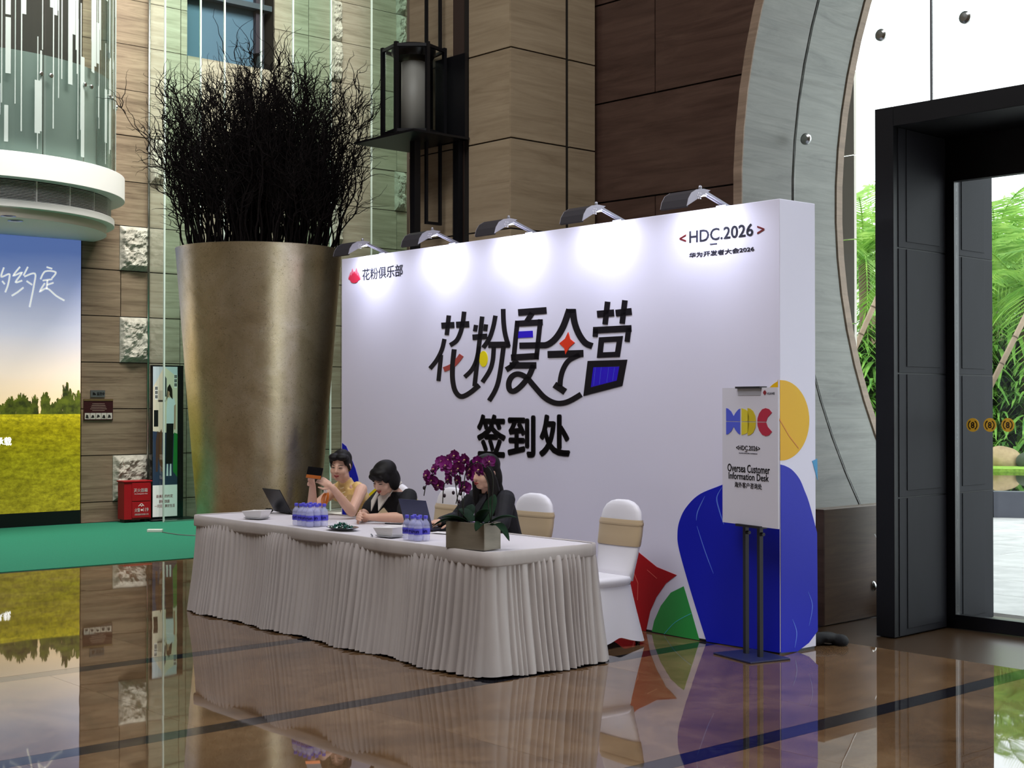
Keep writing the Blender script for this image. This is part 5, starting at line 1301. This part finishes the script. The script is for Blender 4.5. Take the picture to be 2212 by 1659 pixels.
def face_parts(H, root, smile=0.0, brow=0.0):
    for s in (-1, 1):
        mb = MB().tube([(s * .018, -.0875, .002), (s * .031, -.0888, .0045), (s * .044, -.0795, .003)], [.0022, .0032, .002], 6, True).xform(H); mb.build('eye_line', M_EYE, root, smooth=True)
        mb = MB().tube([(s * .016, -.0925, .021), (s * .032, -.0905, .026 + brow), (s * .05, -.076, .022)], [.0022, .0026, .0016], 6, True).xform(H); mb.build('eyebrow', M_HAIR, root, smooth=True)
    mb = MB(); mb.tube([(-.021, -.0935, -.0575 + smile), (-.008, -.1015, -.0565), (0, -.102, -.058), (.008, -.1015, -.0565), (.021, -.0935, -.0575 + smile)], [.0022, .0042, .0036, .0042, .0022], 8, True)
    mb.tube([(-.018, -.094, -.063 + smile), (0, -.1015, -.069), (.018, -.094, -.063 + smile)], [.0022, .005, .0022], 8, True)
    mb.xform(H).build('lips', M_LIPC, root, smooth=True)
def add_hand(mb, wrist, d, nrm, side, curl=45, spread=5, sc=1.0, thumb_in=35):
    """palm and five unequal bent fingers; d towards the knuckles, nrm out of the palm, side = +1 / -1 thumb side"""
    d = Vector(d).normalized(); nrm = Vector(nrm); nrm = (nrm - d * nrm.dot(d)).normalized(); sd = d.cross(nrm) * side; w0 = Vector(wrist)
    M = Matrix((sd, d, nrm)).transposed()
    mb.ell(w0 + d * .045 * sc, (.036 * sc, .05 * sc, .0145 * sc), M, 16, 10)
    mb.tube([w0 - d * .02, w0 + d * .03 * sc], [.023 * sc, .026 * sc], 10, True)
    for i, (off, L) in enumerate(((.027, .072), (.009, .08), (-.009, .075), (-.026, .058))):
        p = w0 + d * .082 * sc + sd * off * sc; dd = (d + sd * math.tan(R(spread)) * (off / .027)).normalized(); pts = [p - dd * .02]
        pts.append(p); c = R(curl * (0.75 + .12 * i)); a = 0
        for seg in (.45, .32, .23):
            a += c * (0.6 if seg == .45 else .75); v = dd * math.cos(a) + nrm * math.sin(a); p = p + v * L * seg * sc; pts.append(p)
        mb.tube(pts, [.0095 * sc, .0092 * sc, .0085 * sc, .0078 * sc, .0066 * sc], 8, True)
    p = w0 + d * .022 * sc + sd * .026 * sc; t1 = (d * .65 + sd * .62 + nrm * .35 * math.sin(R(thumb_in))).normalized(); t2 = (d * .9 + sd * .15 + nrm * .4).normalized()
    mb.tube([p, p + t1 * .036 * sc, p + t1 * .036 * sc + t2 * .028 * sc, p + t1 * .036 * sc + t2 * .05 * sc], [.0125 * sc, .011 * sc, .0095 * sc, .0075 * sc], 8, True)
def torso(mb, J, g=0.0, bottom=0.0):
    """lofted trunk from hips to neck; J gives spine points (p, half width, half depth)"""
    rings = []
    for p, hw, hd in J:
        ring_ = []
        for k in range(24):
            a = 2 * math.pi * k / 24; c, s_ = math.cos(a), math.sin(a); q = 2.3
            ring_.append(Vector(p) + Vector((math.copysign(abs(c) ** (2 / q), c) * (hw + g), math.copysign(abs(s_) ** (2 / q), s_) * (hd + g), 0)))
        rings.append(ring_)
    mb.loft(rings)
def legs(mb, hip):
    for s in (-1, 1):
        h = Vector((s * .085, hip.y, hip.z)); k = Vector((s * .1, hip.y - .43, .5)); f_ = Vector((s * .1, hip.y - .40, .09))
        mb.tube([h, k], [.082, .058], 12, True); mb.tube([k, (k + f_) / 2 + Vector((0, .015, 0)), f_], [.056, .05, .035], 12, True)
        mb.tube([f_ + Vector((0, .03, -.045)), f_ + Vector((0, -.06, -.055)), f_ + Vector((0, -.14, -.062))], [.034, .033, .026], 10, True)
def limb(mb, a, b, c, r, n=12):
    a, b, c = Vector(a), Vector(b), Vector(c)
    mb.tube([a, a.lerp(b, .5), b], [r[0], r[1], r[2]], n, True); mb.tube([b, b.lerp(c, .3), c], [r[2], r[2] * 1.02, r[3]], n, True)
# ---------------------------------------------------------------- person in yellow with a phone
def spine(hip, sh, neck, w=.165):
    hip, sh, neck = Vector(hip), Vector(sh), Vector(neck); m = hip.lerp(sh, .45); ch = hip.lerp(sh, .8)
    return [(hip + Vector((0, 0, -.05)), .15, .1), (hip + Vector((0, 0, .02)), .165, .115), (hip.lerp(sh, .25), .15, .105), (m, .132, .095), (hip.lerp(sh, .65), .145, .1), (ch, .155, .108), (hip.lerp(sh, .93), w, .092), (sh + Vector((0, 0, .015)), w * .86, .07), (sh.lerp(neck, .55) + Vector((0, 0, .02)), .085, .058), (neck + Vector((0, 0, .03)), .05, .048)]
P1 = at(BO, 'person', -2.9, 1.1, 0, 'person in a sleeveless yellow top looking at a phone', 'person')
hip = Vector((0, .12, .52)); shc = Vector((0.01, -.15, .955)); nk = Vector((.015, -.185, 1.0))
SP = spine(hip, shc, nk)
Hd = head_frame((.055, -.265, 1.155), 36, 12, 4)
mb = MB(); torso(mb, SP, -.004); legs(mb, hip)
mb.tube([nk + Vector((0, .01, -.02)), nk + Vector((.02, -.035, .055)), Vector((.05, -.25, 1.12))], [.05, .046, .05], 14)
add_head(mb, Hd)
limb(mb, (.178, -.15, .965), (.325, -.34, .805), (.325, -.515, 1.0), (.05, .043, .038, .025))
limb(mb, (-.165, -.16, .955), (-.10, -.43, .81), (.095, -.55, 1.01), (.05, .043, .038, .025))
ph = Vector((.205, -.615, 1.105))
add_hand(mb, (.322, -.52, 1.005), Vector((.265, -.62, 1.085)) - Vector((.322, -.52, 1.005)), (-.75, -.25, .25), 1, 50, 4, .92)
add_hand(mb, (.098, -.552, 1.015), Vector((.15, -.61, 1.10)) - Vector((.098, -.552, 1.015)), (.8, -.1, .2), -1, 50, 4, .92)
mb.blob('body', M_SKIN, P1, 0.0048, 3)
face_parts(Hd, P1)
M_YEL = nmat('yellow satin', 'd2a95e', 'e6c583', 10, rough=0.38, rnd=False, bump=0.25, bdist=0.01)
mb = MB(); torso(mb, SP[:8], .012)
mb.tube([(.125, -.15, .985), (.165, -.15, .96), (.172, -.14, .9)], [.045, .052, .05], 12, True); mb.tube([(-.115, -.155, .98), (-.15, -.155, .955), (-.16, -.15, .9)], [.045, .052, .05], 12, True)
rings = []
for z, r, w_ in ((0.0, .085, .0), (.03, .064, 0), (.06, .058, .0)): rings.append([Vector((.015 + r * math.cos(a) + .1 * z, -.175 - z * .5 + r * .92 * math.sin(a), .985 + z + .012 * math.sin(a))) for a in [2 * math.pi * k / 20 for k in range(20)]])
mb.loft(rings)
mb.blob('yellow_top', M_YEL, P1, 0.006, 3)
for (x, y, z) in ((.06, -.262, .97), (.085, -.265, .935), (.1, -.262, .9)): MB().tube([(x - .012, y, z), (x + .02, y + .008, z + .012)], .004, 6, True).build('knot_button', mat('pale gold trim', 'e9d6a4', 0.4), P1)
mb = MB(); i0 = 0
mb.ell((0, .03, .045), (.081, .094, .08), None, 24, 14); mb.ell((0, .055, .0), (.079, .072, .085), None, 20, 12)
mb.ell((.03, -.05, .083), (.05, .05, .028), None, 16, 8); mb.ell((-.036, -.045, .078), (.045, .052, .03), None, 16, 8)
for s in (-1, 1): mb.ell((s * .062, -.02, .05), (.02, .045, .045), None, 14, 8); mb.tube([(s * .07, -.03, .03), (s * .073, -.012, .0), (s * .072, .01, -.03)], [.008, .012, .012], 8, True)
mb.ell((0, .11, -.02), (.04, .035, .04), None, 14, 10)
mb.xform(Hd).blob('hair', M_HAIR, P1, 0.006, 3)
MB().ell((.079, .004, -.008), (.005, .009, .006)).xform(Hd).build('ear_clip', M_STEEL, P1, smooth=True)
# phone in the hands, with cable
u_ = Vector((.62, -.72, .1)).normalized()
pf = empty('phone', BO.w(-2.9, 1.1, 0), BANG, 'dark foldable phone held in both hands by the person in yellow', 'phone')
c0 = Vector((.25, -.63, 1.115)); ax = Vector((.80, .58, -.1)).normalized(); up = Vector((-.15, .3, .94)); up = (up - ax * up.dot(ax)).normalized(); nn = ax.cross(up)
MB().obox(c0, ax * .062, up * .046, nn * .004).build('case', mat('black glass back', '0c0c10', 0.12), pf, bevel=0.003)
MB().obox(c0 + nn * .0046 - up * .032, ax * .06, up * .013, nn * .0006).build('orange_reflection', mat('painted orange reflection', 'b8642a', 0.25, 0.4), pf)  # orange reflection on the phone, put in as a coloured band
MB().obox(c0 - nn * .0046, ax * .058, up * .042, nn * .0006).build('screen', mat('lit phone screen', '9aa0b0', 0.2, emit=0.6), pf)
cw = empty('charging_cable', BO.w(-2.9, 1.1, 0), BANG, 'coiled orange cable hanging below the phone in the hands', 'cable')
cc = Vector((.215, -.5, .93))
for k in range(3):
    pts = [cc + Vector((math.cos(a) * (.026 + .004 * k), -.01 * k + .012 * math.sin(a), -.02 + math.sin(a) * (.05 - .004 * k))) for a in [R(110 + 320 * i / 24) for i in range(25)]]
    MB().tube(pts, .0042, 6).build('coil', mat('orange rubber cable', 'd8791c', 0.5), cw, smooth=True)
for s in (-1, 1): MB().tube([cc + Vector((s * .012, -.01, .03)), cc + Vector((s * .014, -.01, .062))], .006, 8, True).build('plug', mat('white plug', 'dcd8d4', 0.4), cw)
# ---------------------------------------------------------------- person in black with a white collar
P2 = at(BO, 'person', -2.2, 1.1, 0, 'person with bobbed black hair and white collar laughing over folded hands', 'person')
hip = Vector((0, .12, .52)); shc = Vector((.01, -.19, .935)); nk = Vector((.02, -.235, .98)); SP = spine(hip, shc, nk)
Hd2 = head_frame((.055, -.335, 1.085), 12, 30, 4)
mb = MB(); torso(mb, SP, -.004); legs(mb, hip)
mb.tube([nk + Vector((0, .01, -.02)), nk + Vector((.015, -.05, .045)), Vector((.05, -.32, 1.05))], [.05, .047, .05], 14)
add_head(mb, Hd2)
limb(mb, (.175, -.19, .945), (.255, -.30, .80), (.055, -.475, .80), (.05, .045, .039, .026))
limb(mb, (-.165, -.20, .935), (-.16, -.37, .80), (-.02, -.50, .80), (.05, .045, .039, .026))
add_hand(mb, (.06, -.472, .80), (-.85, -.4, .12), (-.3, .7, .3), 1, 60, 3, .92); add_hand(mb, (-.025, -.497, .80), (.5, -.6, .12), (.4, .5, -.2), -1, 60, 3, .92)
mb.blob('body', M_SKIN, P2, 0.0048, 3)
face_parts(Hd2, P2, .006)
M_BLK = nmat('black knit', '08080b', '101014', 20, rough=0.8, rnd=False)
mb = MB(); torso(mb, SP[:9], .014)
limb(mb, (.17, -.19, .945), (.222, -.255, .865), (.236, -.275, .84), (.066, .068, .066, .064)); limb(mb, (-.16, -.20, .935), (-.163, -.29, .86), (-.163, -.315, .84), (.066, .068, .066, .064))
mb.blob('black_top', M_BLK, P2, 0.006, 3)
M_COL = mat('ivory collar', 'd2ccc2', 0.6)
def flat(pts, th, m, name, root):
    V = [Vector(p) for p in pts]; nrm = (V[1] - V[0]).cross(V[2] - V[0]).normalized(); n = len(V)
    o = MB().add(V, [tuple(range(n))]).build(name, m, root); s = o.modifiers.new('solid', 'SOLIDIFY'); s.thickness = th; s.offset = 0; return o
flat([(.085, -.235, 1.035), (.112, -.29, 1.0), (.085, -.352, .92), (.04, -.378, .84), (.012, -.362, .94), (.03, -.325, .985)], .006, M_COL, 'collar', P2)
flat([(-.05, -.25, 1.025), (-.08, -.3, .985), (-.085, -.355, .91), (-.055, -.378, .835), (-.005, -.365, .93), (-.015, -.325, .98)], .006, M_COL, 'collar', P2)
MB().tube(bez([(.085, -.28, 1.005), (.085, -.215, 1.04), (.02, -.165, 1.045), (-.045, -.225, 1.035), (-.06, -.29, .99)], 5), .011, 8, True).build('collar_band', M_COL, P2, smooth=True)
mb = MB(); mb.ell((0, .025, .048), (.088, .104, .082), None, 24, 14); mb.ell((0, .058, -.03), (.084, .07, .1), None, 20, 12); mb.ell((0, -.042, .078), (.072, .056, .036), None, 18, 10)
for s in (-1, 1): mb.ell((s * .073, .018, -.03), (.022, .058, .075), None, 14, 10); mb.ell((s * .06, -.04, .035), (.022, .035, .045), None, 12, 8)
mb.ell((.028, -.083, .055), (.042, .016, .028), None, 12, 8); mb.ell((-.028, -.083, .055), (.042, .016, .028), None, 12, 8)
mb.xform(Hd2).blob('hair', M_HAIR, P2, 0.006, 3)
# ---------------------------------------------------------------- person with long hair behind the orchid
P3 = at(BO, 'person', -1.2, 1.1, 0, 'person with long black hair in a dark blazer behind the orchids', 'person')
hip = Vector((0, .12, .52)); shc = Vector((.01, -.08, .965)); nk = Vector((.015, -.11, 1.01)); SP = spine(hip, shc, nk, .175)
Hd3 = head_frame((.045, -.165, 1.165), 4, 10, 3)
mb = MB(); torso(mb, SP, -.004); legs(mb, hip)
mb.tube([nk + Vector((0, .01, -.02)), nk + Vector((.01, -.02, .06)), Vector((.04, -.155, 1.13))], [.05, .046, .05], 14)
add_head(mb, Hd3)
limb(mb, (.185, -.085, .975), (.26, -.19, .80), (.03, -.36, .805), (.05, .045, .039, .026)); limb(mb, (-.165, -.09, .965), (-.25, -.2, .80), (-.19, -.40, .805), (.05, .045, .039, .026))
add_hand(mb, (.025, -.363, .805), (-.7, -.6, -.02), (0, -.1, -1), -1, 22, 8, .92); add_hand(mb, (-.19, -.405, .805), (-.1, -1, -.02), (0, 0, -1), 1, 22, 8, .92)
mb.blob('body', M_SKIN, P3, 0.0048, 3)
face_parts(Hd3, P3)
M_BLZ = nmat('dark navy blazer', '0b0b12', '14141c', 20, rough=0.75, rnd=False)
mb = MB(); torso(mb, SP[:9], .02)
limb(mb, (.178, -.085, .975), (.26, -.185, .812), (.065, -.335, .806), (.07, .064, .055, .042)); limb(mb, (-.16, -.09, .965), (-.25, -.19, .812), (-.197, -.365, .806), (.07, .064, .055, .042))
mb.blob('blazer', M_BLZ, P3, 0.0065, 4)
flat([(.06, -.16, 1.03), (.09, -.19, .98), (.05, -.235, .88), (.015, -.24, .82), (.02, -.235, .92)], .006, M_BLZ, 'lapel', P3)
mb = MB(); mb.ell((0, .025, .045), (.087, .105, .083), None, 24, 14); mb.ell((0, .06, -.05), (.086, .068, .13), None, 20, 12); mb.ell((0, .07, -.16), (.085, .055, .12), None, 20, 12)
for s in (-1, 1):
    mb.tube([(s * .055, -.045, .07), (s * .078, -.03, .01), (s * .082, -.01, -.06), (s * .085, -.005, -.13), (s * .08, -.02, -.2), (s * .07, -.04, -.26)], [.03, .032, .036, .04, .036, .018], 12, True)
    mb.ell((s * .03, -.065, .075), (.045, .03, .03), None, 12, 8)
mb.ell((0, -.086, .045), (.06, .014, .025), None, 14, 8)
mb.xform(Hd3).blob('hair', M_HAIR, P3, 0.006, 3)
# ================================================================ garden forecourt outside the arch
def D(x, y, Y): d = ray(x, y); return CAMP + d * (Y / d.y)
M_PAVE = nmat('pale grey paving', 'a9a8a6', 'c4c3c0', 2.5, (1, 1, 1), 0.6, lo=0.35, hi=0.65)  # mottled pale grey
OUT = AW.ang
EX = Frame(AW.w(0, wo + 0.15)[:2], AW.ang)
pvr = empty('forecourt_paving', EX.o, EX.ang, 'pale grey stone paving of the forecourt outside the door', 'paving')
pm_ = MB().box(0.004, 1.496, 0.004, 0.996, -0.04, -0.001).mesh('paving_slab', M_PAVE)
for i in range(-9, 6):
    for j in range(0, 13): obj_from(pm_, 'paving_slab', pvr, (i * 1.5 + (0.75 if j % 2 else 0), j * 1.0, 0))
gd = empty('entrance_mat', PW.w(0, 0), PW.ang, 'dark grey entrance mat outside the glazed door', 'mat')
a_ = PW.g(2150, 1318); b_ = PW.g(2150, 1280)
MB().box(fw + 0.3, fw + 3.2, yo + 0.3, yo + 1.6, 0.0, 0.012).build('pile', nmat('dark mat', '55565c', '64656b', 40, rough=0.9), gd)
MB().box(fw + 0.27, fw + 3.23, yo + 0.27, yo + 0.3, 0.0, 0.014).build('edge_strip', M_STEEL, gd)
# pool basin: rim at about 20 m
e0 = D(2146, 1115, 20.3)
PF = Frame((e0.x, e0.y), R(-14))
pool = at(PF, 'pool_basin', 0, 0, 0, 'raised dark stone reflecting pool beyond the forecourt', 'pool')
M_BAS = nmat('charcoal basin stone', '4b4d57', '5a5c66', 2, rough=0.4)
for i in range(-2, 6): MB().box(i * 1.2 + .004, i * 1.2 + 1.196, 0, 0.25, 0.0, 0.37).build('rim_block', M_BAS, pool)
MB().box(-2.4, 7.2, 0.25, 6.2, 0.0, 0.36).build('water', mat('still dark water', '0a0d0a', 0.02, 0, 0.8), pool)
MB().box(-.1, .12, 1.5, 1.7, .36, .5).build('fountain_nozzle', M_BLACK, pool)
# lawn
M_LAWN = nmat('yellow green lawn', '6f9a2c', '9cc24a', 14, rough=0.9)  # mottled yellow green
MB().box(-4, 9, 6.2, 16, 0.0, 0.42).build('lawn_bed', M_LAWN, None, kind='stuff', label='bright mown lawn beyond the reflecting pool', cat='lawn')
lb = COL.objects['lawn_bed']; lb.location = PF.o; lb.rotation_euler.z = PF.ang; lb.name = 'lawn'
# boulder
q = D(2166, 1000, 27.6)
rk = MB().ell((0, 0, 0), (.42, .35, .3), None, 28, 16)
rk.v = [tuple(Vector(v) * (1 + 0.16 * noise.noise(Vector(v) * 3.1))) for v in rk.v]
bo_ = rk.build('boulder', nmat('tan boulder', '9a8463', 'b8a07a', 5, rough=0.9, bump=0.4), None, smooth=True); bo_.location = (q.x, q.y, 0.5)
tag(bo_, 'rounded tan boulder on the lawn by the reflecting pool', 'boulder')
q = D(2218, 998, 27.2)
rk = MB().ell((0, 0, 0), (.2, .2, .17), None, 20, 12); b2 = rk.build('boulder', nmat('dark boulder', '3f4638', '55604a', 5, rough=0.9), None, smooth=True); b2.location = (q.x, q.y, .52); tag(b2, 'small dark green boulder right of the tan boulder', 'boulder')
# plants
rx = random.Random(21)
M_PALM = nmat('palm frond green', '6aa03c', 'a9cc64', 3, rough=0.6, rnd=True); M_FERN = nmat('fern green', '3c7426', '86b64c', 4, rough=0.6, rnd=True); M_TREEG = nmat('tree leaf green', '74a648', 'b0d482', 3, rough=0.7, rnd=True); M_TRUNK = nmat('grey brown trunk', '5a4a38', '7a6650', 8, rough=0.9)
def frond(L, arch, m=34):
    mb = MB(); pts = []
    for i in range(m + 1):
        t = i / m; pts.append(Vector((L * t * (1 - .12 * t), 0, arch * (t - 1.45 * t * t) * L)))
    mb.tube(pts[::3], [.016 * (1 - i / 12) + .003 for i in range(len(pts[::3]))], 4)
    for i in range(3, m + 1):
        t = i / m; ll = L * .3 * math.sin(math.pi * min(.98, .15 + .8 * t)) ** .6
        for s in (-1, 1):
            d = Vector((.75, s * .8, -.25 - .35 * rx.random())).normalized(); w_ = Vector((.5, 0, .86)) * .0135; p = pts[i]
            mb.add([p - w_, p + w_, p + d * ll * .6 + w_ * .8 - Vector((0, 0, .02 * ll)), p + d * ll - Vector((0, 0, .12 * ll)), p + d * ll * .6 - w_ * .8 - Vector((0, 0, .02 * ll))], [(0, 1, 2, 3, 4)])
    return mb.mesh('frond', M_PALM)
fm = [frond(2.3, .55), frond(2.0, .3), frond(2.5, .8)]
def palm(P, h, nf, label, sc=1.0):
    z_ = P.z + h
    o = empty('palm_tree', (P.x, P.y, 0), rx.uniform(0, 6), label, 'palm', 'palms in the garden')
    MB().tube([(0, 0, 0), (.05, 0, z_ * .5), (0, 0, z_)], [.17, .13, .12], 12).build('trunk', M_TRUNK, o, smooth=True)
    for k in range(nf):
        f_ = obj_from(fm[k % 3], 'frond', o, (0, 0, z_)); f_.rotation_euler = (0, R(-50 + 95 * (k / nf)), 2.4 * k); f_.scale = (sc, sc, sc)
palm(D(2215, 705, 29.5) , 0.6, 30, 'large pale green palm seen through the glazed door', 1.25)
palm(D(2150, 600, 33), 0.6, 26, 'tall yellowish palm behind the fern wall', 1.15)
palm(D(1866, 620, 31), 0.6, 28, 'palm seen through the narrow gap beside the arch', 1.15)
palm(D(1990, 640, 31), 0.6, 26, 'palm hidden largely behind the black portal', 1.1)
palm(D(2330, 660, 30), 0.6, 26, 'palm right of the large pale green palm', 1.2)
# fern and strap leaf wall behind the boulder: separate clumps
def clump(nl, L, W, seed):
    r_ = random.Random(seed); mb = MB()
    for k in range(nl):
        a = r_.uniform(0, 6.28); el = r_.uniform(.1, 1.2); l = L * r_.uniform(.6, 1.1); n = 5; vs = []
        dx, dy = math.cos(a), math.sin(a); sx, sy = -dy, dx; o_ = Vector((r_.gauss(0, .13), r_.gauss(0, .13), r_.uniform(-.25, .3)))
        for i in range(n + 1):
            t = i / n; rr = l * math.cos(el) * t + .02; z = l * math.sin(el) * t - .85 * l * t * t; wv = W * math.sin(math.pi * (0.08 + .86 * t)) / 2
            vs += [(o_.x + dx * rr + sx * wv, o_.y + dy * rr + sy * wv, o_.z + z), (o_.x + dx * rr - sx * wv, o_.y + dy * rr - sy * wv, o_.z + z)]
        mb.add(vs, [(2 * i, 2 * i + 1, 2 * i + 3, 2 * i + 2) for i in range(n)])
    return mb.mesh('fern_clump', M_FERN)
cms = [clump(70, .75, .075, 1), clump(80, .6, .06, 2), clump(60, .9, .1, 3)]
k = 0
for row in range(5):
    for i in range(-6, 8):
        x = i * .75 + (row % 2) * .37 + rx.uniform(-.1, .1)
        P = PF.w(x + 1.2, 9.0 + row * .28, .55 + row * .62)
        o = obj_from(cms[k % 3], 'fern_clump', None, P, (0, 0, rx.uniform(0, 6)), label='dense hanging fern clump in the green garden bank', cat='fern', group='fern clumps on the garden bank'); k += 1
bk_ = MB().prism([(-5, 0.42), (6, 0.42), (5.6, 2.4), (3, 3.0), (-3, 2.9), (-4.6, 2.5)], 10.2, 11.5).build('garden_bank', nmat('dark planted earth', '1c2a12', '2f4220', 3, rough=0.95), None, label='dark planted earth bank behind the ferns', cat='bank')
bk_.location = PF.w(1.2, 0, 0); bk_.rotation_euler.z = PF.ang
# broadleaf trees behind
def crown(seed, r, nl):
    r_ = random.Random(seed); mb = MB(); cs = [Vector((r_.gauss(0, .5), r_.gauss(0, .5), r_.gauss(0, .38))) * r for _ in range(14)]
    for k in range(nl):
        c = r_.choice(cs); d = Vector((r_.gauss(0, 1), r_.gauss(0, 1), r_.gauss(0, 1))).normalized() * r * .36 * r_.random() ** .33; p = c + d
        u = Vector((r_.gauss(0, 1), r_.gauss(0, 1), r_.gauss(0, .6))).normalized(); v_ = u.cross(Vector((r_.gauss(0, 1), r_.gauss(0, 1), r_.gauss(0, 1)))).normalized(); s = .09
        mb.add([p - u * s, p + v_ * s * .45, p + u * s, p - v_ * s * .45], [(0, 1, 2, 3)])
    return mb.mesh('crown', M_TREEG)
crm = [crown(1, 2.0, 3600), crown(2, 2.2, 3800)]
for i, (x, y, Y, s, lb_) in enumerate(((1880, 560, 40, 1.0, 'rounded tree in the gap between arch and portal'), (2160, 560, 42, 1.0, 'rounded tree behind the tall yellowish palm'), (2260, 620, 44, 1.2, 'tree at the right edge beyond the palms'), (2010, 590, 43, 1.1, 'tree hidden mostly behind the portal'), (2390, 560, 46, 1.3, 'far tree right of the garden palms'))):
    P = D(x, y, Y); o = empty('broadleaf_tree', (P.x, P.y, 0), 0, lb_, 'tree', 'trees behind the garden')
    c = obj_from(crm[i % 2], 'crown', o, (0, 0, P.z), (0, 0, i * 1.3)); c.scale = (s, s, s)
    MB().tube([(0, 0, 0), (.08, 0, P.z * .5), (0, 0, P.z)], [.18, .14, .08], 8).build('trunk', M_TRUNK, o, smooth=True)
# bamboo props
for i, (a, b, lb_) in enumerate((((2212, 690), (2144, 826), 'slanting bamboo prop seen through the glazed door'), ((1888, 660), (1850, 745), 'slanting bamboo prop in the gap beside the arch'))):
    A, B = D(a[0], a[1], 26.0), D(b[0], b[1], 26.0); dd = (A - B).normalized()
    t_ = (B.z - 0.4) / dd.z if dd.z > 0 else 0; B = B - dd * t_; A = A + dd * 1.2
    o = empty('bamboo_prop', B, 0, lb_, 'pole')
    MB().tube([Vector((0, 0, 0)), (A - B)], .05, 10).build('pole', nmat('bamboo', '8d7a64', 'a08c74', 6, rough=0.7), o, smooth=True)
    L = (A - B).length
    for k in range(1, int(L / .55)): 
        p = dd * .55 * k; MB().tube([p - dd * .012, p + dd * .012], .056, 10).build('node_ring', mat('bamboo node', '6b5a48', 0.8), o, smooth=True)
# outer facade pier, pale stone, seen at the rim of the arch
pj = MB(); xe = EX.p(1845, 400, 1.1).x
pier = empty('facade_pier', EX.w(xe, 1.1), EX.ang, 'pale outer stone pier glimpsed beyond the arch edge', 'pier')
for k in range(14): MB().box(-0.9, 0, 0, .04, k * .8 + .006, (k + 1) * .8 - .006).build('stone_block', mat('pale pier stone', 'cfc9bd', 0.7), pier)  # plain pale stone blocks
